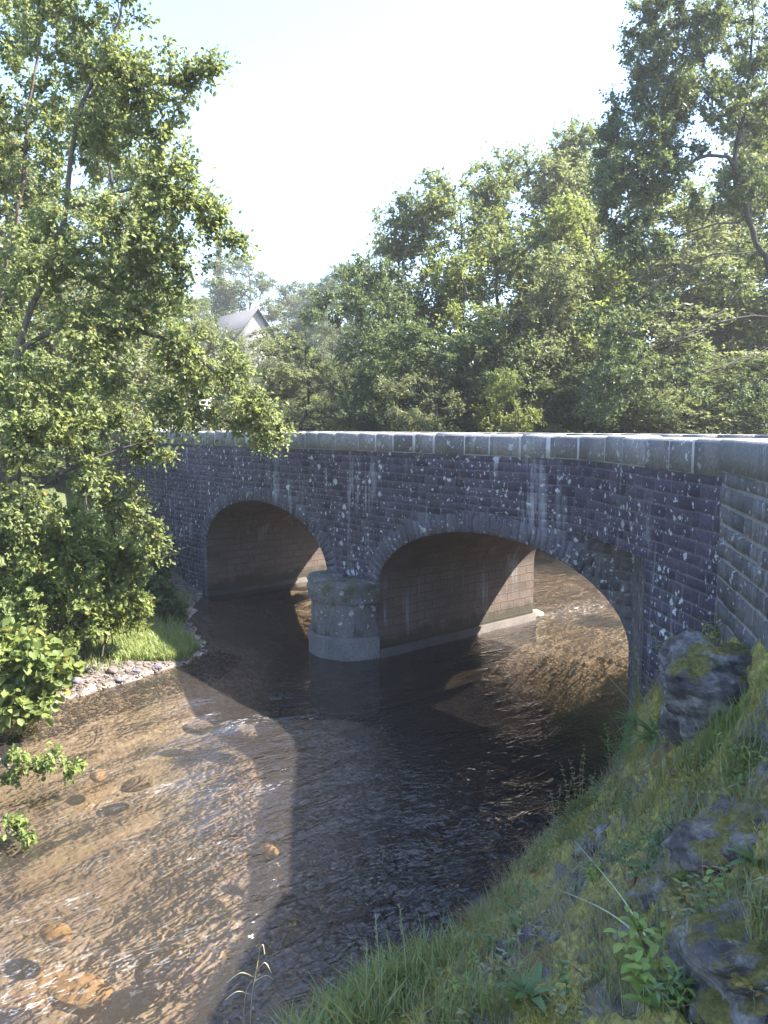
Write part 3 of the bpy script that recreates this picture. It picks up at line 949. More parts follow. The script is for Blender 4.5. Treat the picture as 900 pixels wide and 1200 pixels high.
class Grower:
    def __init__(s, r0=.004, ex=2.2):
        s.p = []; s.par = []; s.r0 = r0; s.ex = ex; s.tip = []
    def poly(s, pts, parent=-1, step=.25, wob=.02):
        pts = [np.asarray(q, float) for q in pts]
        cur = parent
        if parent < 0:
            s.p.append(pts[0]); s.par.append(-1); cur = len(s.p) - 1
        else: pts = [s.p[parent]] + pts
        # smooth with catmull
        n = len(pts)
        for i in range(n - 1):
            p0 = pts[max(0, i - 1)]; p1 = pts[i]; p2 = pts[i + 1]; p3 = pts[min(n - 1, i + 2)]
            k = max(1, int(np.linalg.norm(p2 - p1) / step))
            for j in range(1, k + 1):
                t = j / k
                q = .5 * ((2 * p1) + (-p0 + p2) * t + (2 * p0 - 5 * p1 + 4 * p2 - p3) * t * t + (-p0 + 3 * p1 - 3 * p2 + p3) * t ** 3)
                s.p.append(q + rng.normal(0, wob, 3) * (t < 1)); s.par.append(cur); cur = len(s.p) - 1
        return cur
    def near(s, q):
        A = np.array(s.p); return int(np.argmin(np.linalg.norm(A - q, axis=1)))
    def attract(s, pts, base_z, droop=0.0, wob=.05):
        pts = np.asarray(pts)
        A0 = np.array(s.p)
        d0 = np.array([np.min(np.linalg.norm(A0 - q, axis=1)) for q in pts])
        N0 = len(s.p)
        buf = np.zeros((N0 + len(pts) * 8, 3)); buf[:N0] = A0; n = N0
        for k in np.argsort(d0):
            q = pts[k]
            df = buf[:n] - q
            ds = np.linalg.norm(df, axis=1)
            cost = ds + .55 * np.maximum(0, df[:, 2]) + .12 * ds * (np.arange(n) < 3)
            i = int(np.argmin(cost))
            a = buf[i]; L = ds[i]
            m = 3 if L < .6 else 5
            pd = (a - buf[s.par[i]]) if s.par[i] >= 0 else UPV * .2
            pd = pd / max(1e-6, np.linalg.norm(pd))
            c1 = a + pd * L * .28 + UPV * L * .06
            c2 = q + np.array([0, 0, L * .16 + droop * .1])
            cur = i
            for j in range(1, m + 1):
                t = j / m
                x = (1 - t) ** 2 * a + 2 * t * (1 - t) * ((c1 + c2) / 2) + t * t * q
                if j < m: x = x + rng.normal(0, wob, 3) * min(1, L)
                buf[n] = x; s.p.append(x.copy()); s.par.append(cur); cur = n; n += 1
            s.tip.append(cur)
    def mesh(s, sides=5, minr=0.0):
        n = len(s.p); Pn = np.array(s.p); par = np.array(s.par)
        acc = np.zeros(n); has = np.zeros(n, bool)
        for i in range(n - 1, -1, -1):
            if not has[i]: acc[i] = s.r0 ** s.ex
            if par[i] >= 0: acc[par[i]] += acc[i]; has[par[i]] = True
        r = acc ** (1 / s.ex)
        s.r = r
        D = np.zeros((n, 3)); k = par >= 0
        D[k] = Pn[k] - Pn[par[k]]; D[~k] = UPV
        D = unit(D)
        ch = np.where(k)[0]; pa = par[ch]
        cont = (D[ch] * D[pa]).sum(1) > .6
        R0 = np.where(cont, np.minimum(r[pa], r[ch] * 1.12), r[ch] * 1.05)
        D0 = np.where(cont[:, None], D[pa], D[ch])
        s.D = D
        return tubes(Pn[pa], Pn[ch], R0, r[ch], D0, D[ch], sides)

def blob_points(blobs, rnd, gaps=.35, gscale=.8):
    out = []
    for b in blobs:
        c = np.array(b[0]); rad = np.array(b[1]); n = b[2]
        got = 0; tries = 0
        while got < n and tries < n * 30:
            tries += 1
            v = rnd.normal(size=3); v /= np.linalg.norm(v)
            q = c + v * rad * rnd.random() ** (1 / 2.3)
            if mnoise.noise(Vector(q * gscale)) < -gaps + 0.1 and rnd.random() < .85: continue
            out.append(q); got += 1
    return np.array(out)

def twig_leaves(pts, outw, rnd, m, L, q, size, flat=.8, droop=.2, fine=True, width=.62, stems=None):
    """m twiglets of length L on every point, q leaves on each"""
    K = len(pts)
    d = unit(outw[:, None, :] * .75 + rnd.normal(0, .62, (K, m, 3)) + np.array([0, 0, .12]))
    st = np.repeat(pts[:, None, :], m, 1)
    ln = L * rnd.uniform(.55, 1.2, (K, m))
    st = st - d * ln[..., None] * .25
    if stems is not None:
        stems.append((st.reshape(-1, 3), (st + d * ln[..., None]).reshape(-1, 3)))
    fr = (np.arange(q) + rnd.uniform(0, 1, (K, m, q))) / q
    pos = st[:, :, None, :] + d[:, :, None, :] * (ln[..., None] * fr)[..., None]
    pos = pos + rnd.normal(0, L * .05, pos.shape)
    pos[..., 2] -= (fr ** 2) * droop * ln[..., None] * .5
    ax = unit(d[:, :, None, :] * .55 + rnd.normal(0, .6, pos.shape) + np.array([0, 0, -droop]))
    nr = unit(rnd.normal(0, .55, pos.shape) + np.array([0, 0, flat]))
    sz = size * rnd.uniform(.42, 1.35, pos.shape[:3])
    return leaf_arrays(pos.reshape(-1, 3), ax.reshape(-1, 3), nr.reshape(-1, 3), sz.ravel(), width=width, fine=fine)

def make_tree(name, label, cat, group, base, trunks, blobs, leafm, barkm, seed, r0=.0045, m=3, L=.34, q=9, size=.075, fine=True,
              limbs=(), droop=.2, gaps=.3, gscale=.8, flat=.8, sides=6, ex=2.2, width=.62, stems=True, step=.25, wob=.02):
    rnd = np.random.default_rng(seed)
    base = np.asarray(base, float)
    root = empty(name, base, label, cat, group)
    g = Grower(r0, ex)
    first = -1
    for k, tpl in enumerate(trunks):
        g.poly(tpl, step=step, wob=wob)
    for lb in limbs:
        lb = [np.asarray(x, float) for x in lb]
        i = g.near(lb[0]); g.poly(lb, parent=i, step=step, wob=wob)
    pts = blob_points(blobs, rnd, gaps, gscale)
    g.attract(pts, base[2], droop)
    V, F = g.mesh(sides)
    Pn = np.array(g.p)
    tips = np.array(g.tip)
    cen = pts.mean(0)
    tp = Pn[tips]; tdir = unit(g.D[tips] * .7 + unit(tp - cen) * .5)
    # some foliage a little way back along the twigs too
    mid = np.array([g.par[i] for i in tips]); tp2 = Pn[mid]
    st = [] if stems else None
    LV, LF = twig_leaves(np.concatenate([tp, tp2]), np.concatenate([tdir, tdir]), rnd, m, L, q, size, flat, droop, fine, width, st)
    if stems:
        A = np.concatenate([a for a, b in st]); B = np.concatenate([b for a, b in st])
        rr = np.full(len(A), r0 * .45)
        V2, F2 = tubes(A, B, rr, rr * .5, B - A, B - A, 3)
        Vt = np.concatenate([V, V2]); Ft = [F, F2 + len(V)]
    else: Vt, Ft = V, [F]
    mesh_np('trunk', Vt, Ft, barkm, root, smooth=True, loc=base)
    mesh_np('crown', LV, [LF], leafm, root, loc=base)
    return root

def copy_tree(o, loc, rz, sc, label=None, group=None, szz=None, mat=None):
    r = o.copy(); COL.objects.link(r)
    r.location = loc; r.rotation_euler = (0, 0, rz); r.scale = (sc, sc, sc if szz is None else szz)
    if label: r['label'] = label
    if group: r['group'] = group
    for ch in list(o.children):
        c = ch.copy(); COL.objects.link(c); c.parent = r
        if mat and c.name.startswith('crown'):
            c.material_slots[0].link = 'OBJECT'; c.material_slots[0].material = mat
    return r

def pb(px, py, Y, rx, ry, n, ydep=None):
    """blob by eye: centre, radii in pixels at distance Y, number of twig ends"""
    k = Y / FPX
    return (P(px, py, Y), (rx * k, (rx + ry) / 2 * k if ydep is None else ydep, ry * k), n)

# ------------------------------------------------------------------ the big alder on the left bank
YA = 10.6
bx = P(-14, 700, YA); bx[2] = gz(bx[0], bx[1]) - .05
make_tree('alder_tree', 'tall sunlit alder on the left bank drooping over the bridge end', 'tree', None, bx,
    [[bx, P(2, 560, YA), P(18, 440, YA), P(30, 380, YA), P(55, 310, YA), P(78, 240, YA + .1), P(83, 185, YA + .1), P(92, 130, YA), P(104, 105, YA), P(132, 47, YA - .2), P(150, -30, YA)]],
    [pb(150, -20, YA, 50, 40, 30), pb(95, 40, YA, 75, 55, 60), pb(165, 90, YA, 60, 42, 50), pb(225, 88, YA, 32, 15, 14), pb(248, 78, YA, 14, 8, 6), pb(120, 150, YA + .3, 75, 60, 62), pb(190, 150, YA, 30, 40, 20),
     pb(180, 215, YA, 55, 42, 42), pb(225, 240, YA, 35, 28, 22), pb(258, 270, YA, 24, 16, 12), pb(278, 278, YA, 12, 8, 5), pb(120, 270, YA - .3, 75, 62, 56), pb(200, 300, YA, 50, 36, 34), pb(60, 320, YA - .4, 60, 55, 36),
     pb(165, 360, YA, 62, 36, 38), pb(90, 400, YA - .3, 62, 40, 34), pb(40, 450, YA - .6, 60, 50, 40),
     pb(225, 410, YA + .2, 48, 24, 26), pb(250, 440, YA + .4, 46, 26, 30), pb(275, 478, YA + .4, 42, 24, 30), pb(312, 508, YA + .5, 26, 16, 18), pb(215, 480, YA + .4, 45, 22, 24), pb(120, 450, YA + .2, 50, 20, 16), pb(165, 510, YA, 36, 14, 9)],
    M['leaf_alder'], M['bark'], 11, r0=.0042, m=3, L=.38, q=10, size=.062,
    limbs=[[P(30, 385, YA), P(60, 372, YA), P(105, 362, YA - .1), P(150, 385, YA)],
           [P(48, 330, YA), P(75, 325, YA), P(110, 325, YA), P(135, 345, YA)],
           [P(62, 290, YA), P(85, 282, YA), P(100, 280, YA)],
           [P(76, 245, YA), P(105, 238, YA), P(140, 225, YA), P(175, 215, YA)],
           [P(90, 140, YA), P(120, 100, YA), P(160, 80, YA)],
           [P(22, 410, YA), P(70, 385, YA), P(130, 385, YA), P(190, 395, YA + .1), P(240, 425, YA + .3), P(285, 480, YA + .4), P(325, 515, YA + .5)]],
    gaps=.22, gscale=1.1)
YB = 11.6
bx = P(-60, 690, YB); bx[2] = gz(bx[0], bx[1]) - .05
make_tree('alder_tree', 'second alder with a bare upright trunk at the left edge, behind the drooping one', 'tree', None, bx,
    [[bx, P(-30, 480, YB), P(0, 350, YB), P(20, 262, YB), P(30, 175, YB), P(38, 100, YB), P(50, 20, YB), P(55, -60, YB)]],
    [pb(40, 10, YB, 70, 50, 40), pb(0, 100, YB, 60, 60, 46), pb(60, 140, YB + .4, 55, 50, 36), pb(10, 220, YB, 60, 55, 34), pb(-40, 320, YB, 60, 80, 36), pb(60, 250, YB + .6, 50, 40, 22),
     pb(20, 420, YB + .4, 60, 60, 34), pb(-30, 500, YB, 70, 60, 40)],
    M['leaf_alder'], M['bark'], 12, r0=.0045, m=3, L=.38, q=10, size=.064, gaps=.15, gscale=1.1)

# leaning stem whose branch reaches towards the bridge, low on the left
YC = 10.0
bx = P(-60, 690, YC); bx[2] = gz(bx[0], bx[1]) - .05
make_tree('alder_tree', 'low leaning alder with a bare branch reaching toward the bridge wall', 'tree', None, bx,
    [[bx, P(-20, 635, YC), P(12, 603, YC), P(70, 556, YC), P(130, 530, YC + .2), P(195, 510, YC + .5)],
     [bx + np.array([.2, 0, 0]), P(-10, 620, YC), P(20, 570, YC - .2), P(30, 520, YC - .3), P(60, 480, YC - .3)]],
    [pb(20, 520, YC - .3, 60, 45, 44), pb(70, 490, YC - .2, 55, 35, 34), pb(120, 500, YC + .2, 48, 22, 20), pb(110, 560, YC + .2, 50, 32, 26), pb(30, 590, YC - .4, 50, 34, 28), pb(150, 605, YC + .4, 40, 24, 24), pb(180, 640, YC + .5, 16, 16, 8), pb(170, 535, YC + .4, 34, 14, 10)],
    M['leaf_alder'], M['bark_dark'], 13, r0=.005, m=3, L=.32, q=10, size=.062, gaps=.15, gscale=1.2)

# ------------------------------------------------------------------ left bank shrubs
def bush(name, label, px, py, Y, blobs, leafm, seed, group=None, **kw):
    b = P(px, py, Y); b[2] = gz(b[0], b[1]) - .05
    rnd = np.random.default_rng(seed)
    tr = []
    for k in range(kw.pop('nst', 4)):
        bl = blobs[k % len(blobs)]
        e = bl[0]; s0 = b + np.array([rnd.uniform(-.25, .25), rnd.uniform(-.2, .2), 0])
        tr.append([s0, s0 * .6 + e * .4 + np.array([0, 0, .25]), s0 * .25 + e * .75 + np.array([0, 0, .1])])
    d = dict(r0=.0035, m=3, L=.26, q=9, size=.075, gaps=.3, gscale=1.5, step=.15, wob=.012)
    d.update(kw)
    return make_tree(name, label, 'shrub', group, b, tr, blobs, leafm, M['bark'], seed, **d)

bush('shrub', 'broad sunlit light green shrub under the alders on the left bank', 40, 760, 10.6,
     [pb(60, 630, 10.8, 75, 40, 60), pb(110, 670, 10.8, 60, 45, 60), pb(20, 680, 10.4, 60, 55, 60), pb(140, 690, 11.0, 34, 34, 26), pb(70, 720, 10.4, 60, 36, 50), pb(0, 620, 10.6, 50, 40, 34)], M['leaf_bush'], 21, nst=6)
bush('shrub', 'yellow green tussocky shrub beside the gravel and grass patch', 115, 755, 11.6,
     [pb(120, 700, 11.6, 48, 34, 60), pb(85, 725, 11.4, 36, 26, 34), pb(150, 715, 11.8, 26, 24, 22)], M['leaf_bright'], 22, nst=7, size=.085, width=.22, L=.3, flat=.2)
bush('shrub', 'broad leaved shrub hanging over the brown water at the left edge', 15, 845, 9.2,
     [pb(30, 770, 9.2, 36, 30, 28), pb(20, 815, 9.1, 40, 24, 26), pb(-15, 780, 9.2, 40, 50, 30), pb(62, 790, 9.25, 18, 22, 10)], M['leaf_bush'], 23, nst=4, size=.115, q=6, width=.75)
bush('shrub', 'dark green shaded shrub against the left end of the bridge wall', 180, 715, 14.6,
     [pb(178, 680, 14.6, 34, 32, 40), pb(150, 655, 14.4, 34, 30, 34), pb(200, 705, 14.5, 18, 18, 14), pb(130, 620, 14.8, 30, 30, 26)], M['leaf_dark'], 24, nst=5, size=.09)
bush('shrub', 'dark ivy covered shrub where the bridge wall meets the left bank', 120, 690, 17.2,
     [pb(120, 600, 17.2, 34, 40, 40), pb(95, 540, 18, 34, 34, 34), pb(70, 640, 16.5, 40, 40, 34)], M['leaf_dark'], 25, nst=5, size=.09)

# shrub out of frame on the left whose twigs reach in over the water
b0_ = np.array([-6.5, 8.0, gz(-6.5, 8.0) - .05])
tw = [P(-60, 880, 7.5), P(0, 890, 7.45), P(22, 905, 7.4), P(60, 893, 7.4), P(92, 900, 7.35)]
tw2 = [P(-60, 960, 6.6), P(0, 962, 6.55), P(20, 978, 6.5), P(38, 975, 6.5)]
make_tree('overhanging_shrub', 'shrub at the left edge dipping two leafy twigs over the brown water', 'shrub', None, b0_,
    [[b0_, b0_ + np.array([.4, -.2, .8])] + [tw[0]] + tw[1:], [b0_ + np.array([.1, -.1, 0]), b0_ + np.array([.3, -.6, .5])] + tw2],
    [(P(20, 892, 7.42), (.16, .2, .1), 9), (P(55, 890, 7.4), (.16, .2, .1), 12), (P(80, 898, 7.38), (.12, .15, .08), 9), (P(12, 912, 7.4), (.08, .1, .08), 4), (P(10, 968, 6.55), (.14, .15, .07), 8), (P(30, 975, 6.5), (.08, .1, .05), 5),
     (b0_ + np.array([0, 0, 1.2]), (.7, .6, .6), 40)],
    M['leaf_bush'], M['bark'], 31, r0=.004, m=2, L=.13, q=6, size=.055, gaps=1, step=.12, wob=.01)

# ------------------------------------------------------------------ woods behind the bridge: six kinds of crown, copied
def proto(name, label, seed, leafm, barkm, blobs, trunks, cat='tree', group='trees behind the bridge', **kw):
    d = dict(r0=.008, m=4, L=.60, q=10, size=.115, fine=False, gaps=.25, gscale=.5, stems=False, step=.5, wob=.04, sides=5)
    d.update(kw)
    return make_tree(name, label, cat, group, (0, 0, 0), trunks, blobs, leafm, barkm, seed, **d)

def rand_blobs(rnd, H, Wd, n, z0=.10, per=22, narrow=.5):
    out = []
    for k in range(n):
        f = (k + rnd.uniform(0, 1)) / n
        z = H * (z0 + (1 - z0) * f * .97)
        prof_ = math.sin(math.pi * min(1, (.22 + .78 * (1 - f) ** .8))) if narrow is None else (1 - f * narrow)
        rr = Wd * prof_ * .52
        a = rnd.uniform(0, 2 * math.pi); o = rr * rnd.uniform(.2, .85)
        out.append((np.array([math.cos(a) * o, math.sin(a) * o, z]), (rr * rnd.uniform(.5, .8), rr * rnd.uniform(.5, .8), H / n * rnd.uniform(.9, 1.5)), per))
    return out
protos = []
for k, (lm, H, Wd, nb, per, nar, lab) in enumerate([
        ('leaf_mid', 10, 5.6, 16, 26, .5, ''), ('leaf_willow', 10, 5.4, 16, 25, .55, ''), ('leaf_dark', 10, 5.8, 15, 27, .45, ''),
        ('leaf_bright', 10, 5.4, 15, 25, .5, ''), ('leaf_mid', 10, 5.2, 16, 25, .58, ''), ('leaf_willow', 10, 5.8, 15, 26, .4, '')]):
    rnd = np.random.default_rng(100 + k)
    tr = [[np.array([0, 0, -.3]), np.array([rnd.uniform(-.2, .2), rnd.uniform(-.2, .2), H * .3]), np.array([rnd.uniform(-.4, .4), rnd.uniform(-.4, .4), H * .62]), np.array([rnd.uniform(-.5, .5), rnd.uniform(-.3, .3), H * .97])]]
    if k in (1, 3, 5):
        tr.append([np.array([.2, 0, -.3]), np.array([.5, .2, H * .25]), np.array([1.0, .3, H * .55]), np.array([1.3, .2, H * .8])])
    protos.append((tr, rand_blobs(rnd, H, Wd, nb, per=per, narrow=nar), lm, 200 + k))
built = {}
WR = random.Random(12)
def wood_tree(kind, u, ytop, wpx, Y, label, group='trees behind the bridge', rz=None, mat=None, name=None):
    """stand a tree at distance Y so that its crown reaches the height seen at ytop"""
    x = P(u, 500, Y)[0]
    zb = gz(x, Y); zt = P(u, ytop, Y)[2]
    H = max(1.5, zt - zb); W_ = wpx * Y / FPX
    tr, bl, lm, sd_ = protos[kind]
    base_w = 4.9
    sc = W_ * 1.42 / base_w
    rz = WR.uniform(0, 6.28) if rz is None else rz
    if kind not in built:
        o = proto(name or 'woodland_tree', label, sd_, M[lm], M['bark_dark'], bl, tr)
        built[kind] = o
        o.location = (x, Y, zb); o.rotation_euler = (0, 0, rz); o.scale = (sc, sc, H / 10)
        o['group'] = group; o['label'] = label
        return o
    return copy_tree(built[kind], (x, Y, zb), rz, sc, label, group, szz=H / 10, mat=mat)

MASS = 'leafy green tree in the dense wood behind the bridge'
for kind, u, yt, wp, Y, lab in [
    (5, 352, 392, 110, 27, 'rounded pale grey green willow just above the bridge, right of the gable'),
    (2, 432, 300, 100, 27, 'dark green tree at the left end of the wood behind the bridge'),
    (1, 462, 238, 125, 31, 'tall pale leaved tree on the left shoulder of the wood'),
    (0, 530, 225, 135, 30, MASS), (4, 585, 200, 125, 31, 'tree with feathery pointed top in the middle of the wood'),
    (3, 545, 300, 120, 27, 'bright yellow green tree in the middle of the wood'),
    (1, 640, 172, 130, 33, MASS), (0, 690, 150, 130, 35, MASS), (4, 650, 150, 90, 37, MASS),
    (3, 690, 240, 140, 28, 'bright tree left of the dark overhanging tree'), (1, 640, 300, 120, 26, MASS), (2, 590, 360, 120, 25.5, MASS),
    (2, 480, 380, 110, 25, MASS), (0, 740, 230, 150, 31, MASS), (5, 780, 270, 160, 29, 'wide pale tree behind the arching dark branches'),
    (3, 860, 300, 150, 31, 'bright green tree at the right edge behind the arching branches'), (4, 890, 120, 150, 34, MASS), (1, 860, 200, 130, 33, MASS), (1, 830, 230, 130, 36, MASS),
    (3, 605, 440, 80, 23.5, 'small bright green sapling above the bridge parapet'), (5, 505, 430, 90, 24, MASS), (2, 700, 400, 130, 25, MASS), (0, 800, 400, 130, 26, MASS), (2, 890, 420, 110, 25, MASS),
    (2, 560, 440, 120, 25.5, MASS), (2, 650, 450, 120, 25.5, MASS), (5, 760, 450, 100, 24.5, MASS), (2, 440, 430, 70, 24.5, MASS),
    (4, 990, 120, 160, 33, MASS), (0, 960, 330, 120, 29, MASS)]:
    wood_tree(kind, u, yt, wp, Y, lab, 'trees in the wood behind the bridge' if lab == MASS else None) if lab != MASS else wood_tree(kind, u, yt, wp, Y, lab, 'trees in the wood behind the bridge')
o = wood_tree(2, 1237, 200, 210, 11.6, 'added unseen tree on the upstream right bank to shade water under the right arch')  # out of view, added only for its shade under the arch
o = wood_tree(3, 1045, 385, 110, 16, 'added unseen bushy tree on the upstream bank right of the bridge, dappling the water')  # unseen too, put in to break up the sun upstream
LMASS = 'pale sunlit tree seen through the gaps in the alders on the left'
for kind, u, yt, wp, Y in [(1, 20, 120, 170, 24), (5, 110, 230, 150, 27), (3, 170, 300, 120, 30), (0, 60, 330, 150, 22), (5, -40, 260, 160, 23), (4, 150, 60, 130, 34), (1, 215, 330, 100, 40), (3, 20, 430, 130, 20), (5, 100, 440, 90, 36)]:
    wood_tree(kind, u, yt, wp, Y, LMASS, 'trees beyond the left bank')
HILL = 'distant hazy tree on the far hillside'
for kind, u, yt, wp, Y, lab in [(5, 290, 298, 75, 80, 'large pale tree crowning the far hillside behind the gable'), (5, 335, 328, 60, 85, HILL), (1, 360, 345, 50, 95, HILL), (2, 392, 312, 66, 82, 'round dark tree standing on the far hill skyline'),
    (0, 375, 335, 50, 90, HILL), (1, 345, 370, 60, 70, HILL), (2, 390, 370, 60, 62, HILL), (5, 375, 385, 50, 55, HILL), (0, 255, 330, 60, 90, HILL), (5, 300, 395, 60, 48, HILL), (1, 410, 345, 50, 70, HILL), (5, 250, 400, 70, 46, HILL),
    (5, 262, 378, 42, 46, HILL), (1, 282, 398, 40, 44, HILL), (3, 350, 410, 60, 45, HILL), (0, 390, 425, 60, 40, HILL), (1, 320, 420, 60, 40, HILL), (1, 270, 430, 50, 42, HILL), (4, 230, 350, 60, 75, HILL), (5, 430, 360, 60, 60, HILL)]:
    wood_tree(kind, u, yt, wp, Y, lab, None if lab != HILL else 'trees on the far hillside', mat=M['leaf_far'] if kind in (1, 5) else None)

# conifer on the skyline
rnd = np.random.default_rng(5)
xc = P(261, 500, 88)[0]; zc = gz(xc, 88); zt = P(261, 290, 88)[2]
cb = [(np.array([xc, 88, zc + (zt - zc) * f]), (1.7 * (1.02 - f) + .1, 1.7 * (1.02 - f) + .1, .5), int(20 * (1.1 - f)) + 4) for f in np.linspace(.3, 1, 12)]
make_tree('conifer_tree', 'narrow dark conifer poking above the far hillside trees', 'tree', None, (xc, 88, zc), [[np.array([xc, 88, zc]), np.array([xc, 88, zt])]], cb, M['leaf_conifer'], M['bark_dark'], 6,
          r0=.015, m=3, L=.7, q=8, size=.25, fine=False, stems=False, step=1, gaps=1)

# ------------------------------------------------------------------ dark tree arching in from the right
YR = 22.0
b = P(935, 560, YR); b[2] = gz(b[0], b[1]) - .1
PR = lambda px, py, dy=0: P(px, py, YR + dy)
make_tree('overhanging_tree', 'dark tree at the right edge with long bare branches arching down leftward', 'tree', None, b,
    [[b, PR(925, 430), PR(902, 318), PR(876, 255), PR(861, 190), PR(868, 150), PR(876, 120), PR(880, 60), PR(884, -20)]],
    [pb(800, 60, YR, 62, 55, 60), pb(760, 130, YR, 48, 42, 48), pb(725, 165, YR, 26, 24, 18), pb(745, 205, YR - .5, 40, 36, 42), pb(735, 250, YR - .5, 26, 24, 20), pb(830, 130, YR, 40, 40, 26), pb(840, 20, YR, 50, 40, 40), pb(880, 80, YR, 36, 50, 20),
     pb(790, 180, YR, 36, 24, 16), pb(720, 375, YR - 1, 34, 36, 22), pb(755, 340, YR - .6, 34, 24, 16), pb(735, 430, YR - 1, 42, 36, 26), pb(705, 460, YR - 1, 34, 28, 20), pb(800, 440, YR - .6, 40, 30, 16), pb(770, 290, YR - .5, 34, 24, 14), pb(840, 340, YR, 40, 24, 12), pb(880, 460, YR, 30, 24, 14), pb(900, 180, YR, 40, 60, 22), pb(770, 20, YR, 40, 30, 34), pb(800, 110, YR, 60, 50, 80), pb(755, 180, YR, 60, 55, 90), pb(715, 230, YR - .5, 24, 34, 30), pb(790, 40, YR, 55, 40, 40), pb(740, 280, YR - .5, 30, 30, 20), pb(880, 140, YR + .6, 44, 60, 60), pb(850, 230, YR + .5, 40, 34, 34), pb(895, 40, YR + .5, 40, 50, 40), pb(895, 260, YR + .5, 40, 50, 30)],
    M['leaf_dark'], M['bark_dark'], 41, r0=.0085, ex=2.6, m=4, L=.50, q=12, size=.10, fine=False, sides=6, stems=False,
    limbs=[[PR(893, 300), PR(850, 296, -.3), PR(820, 307, -.6), PR(770, 330, -.9), PR(735, 360, -1.1)],
           [PR(903, 322), PR(865, 340, -.3), PR(845, 366, -.6), PR(790, 402, -1), PR(735, 470, -1.3)],
           [PR(912, 368), PR(850, 376, -.4), PR(795, 400, -.9), PR(760, 408, -1)],
           [PR(922, 400), PR(860, 424, -.6), PR(820, 440, -1), PR(770, 492, -1.5)],
           [PR(876, 255), PR(840, 262, -.2), PR(800, 275, -.4), PR(770, 290, -.5)],
           [PR(862, 195), PR(830, 182, -.2), PR(790, 200, -.4), PR(745, 215, -.6)],
           [PR(868, 150), PR(830, 110, -.2), PR(800, 70, -.4)],
           [PR(925, 420), PR(880, 455), PR(840, 470, -.4), PR(800, 500, -.8)]], gaps=.25, step=.35, wob=.05, droop=.3)

# ------------------------------------------------------------------ houses glimpsed through the trees
def gable_house(name, label, cx, cy, zb, w, l, he, hr, rz, wallm, roofm, win=(), chim=False):
    root = empty(name, (cx, cy, zb), label, 'house'); root.rotation_euler = (0, 0, rz)
    a = MB()
    x, y = w / 2, l / 2
    a.add([(-x, -y, -3), (x, -y, -3), (x, -y, he), (0, -y, hr), (-x, -y, he), (-x, y, -3), (x, y, -3), (x, y, he), (0, y, hr), (-x, y, he)],
          [(0, 1, 2, 3, 4), (5, 9, 8, 7, 6), (1, 6, 7, 2), (0, 4, 9, 5)])
    wl = a.build('wall', [wallm], root)
    r = MB(); ov = .25; th = .14
    k = (hr - he) / x
    for sgn in (-1, 1):
        v = [(0, -y - ov, hr + .06), (sgn * (x + ov), -y - ov, he - k * ov + .06), (sgn * (x + ov), y + ov, he - k * ov + .06), (0, y + ov, hr + .06)]
        v += [(p[0], p[1], p[2] + th) for p in v]
        r.add(v, [(0, 1, 2, 3), (7, 6, 5, 4), (0, 4, 5, 1), (1, 5, 6, 2), (2, 6, 7, 3), (3, 7, 4, 0)])
    rf = r.build('roof', [roofm], root)
    if chim:
        c = MB(); c.box((0, y - .5, hr + .5), (.6, .9, 1.6)); c.build('chimney', [wallm], rf)
    for (wx_, wz, ww, wh, f) in win:
        q = MB()
        if f == 'front': q.box((wx_, -y - .02, wz), (ww, .08, wh))
        else: q.box((x + .02, wx_, wz), (.08, ww, wh))
        fo_ = q.build('window', [M['winframe']], root)
        g_ = MB()
        if f == 'front': g_.box((wx_, -y - .055, wz), (ww - .16, .03, wh - .16))
        else: g_.box((x + .055, wx_, wz), (.03, ww - .16, wh - .16))
        g_.build('pane', [M['glass']], fo_)
    return root
M['winframe'] = plain_mat('window_frame_white', (.65, .65, .63), (.75, .75, .73), 20, bump=.05)
m, nt, out = newmat('dark_window_glass'); n = N(nt); nt.links.new(n.bsdf((.03, .035, .04), .08, .5), out.inputs[0]); M['glass'] = m
M['gablewall'] = stone_mat('gable_wall_stone', (.17, .16, .15), (.27, .255, .24), 0, 0)
M['render'] = plain_mat('white_render', (.42, .41, .39), (.52, .51, .49), 3, bump=.1)
M['slate'] = plain_mat('slate_roof', (.045, .045, .05), (.085, .085, .09), 14, bump=.3)
M['tile'] = plain_mat('red_brown_tiles', (.16, .085, .065), (.26, .15, .115), 14, bump=.3)
q = P(300, 364, 58); zb = gz(q[0], q[1])
gable_house('stone_house', 'house with pale stone gable showing above the trees left of center', q[0] - 1.7, q[1] + 2.2, zb, 3.2, 5.6, P(300, 396, 58)[2] - zb, q[2] - zb, R(38), M['gablewall'], M['slate'],
            win=[])
q = P(112, 424, 36); zb = gz(q[0], q[1])
gable_house('white_house', 'white house with red brown roof half hidden behind the left trees', q[0], q[1] + 3, zb, 5.2, 7.5, P(112, 455, 36)[2] - zb, q[2] - zb, R(62), M['render'], M['tile'],
            win=[(-1.2, P(112, 482, 36)[2] - zb, .9, 1.0, 'front'), (1.3, P(112, 482, 36)[2] - zb, .9, 1.0, 'front'), (0, P(112, 482, 36)[2] - zb, .9, 1.0, 'side')])

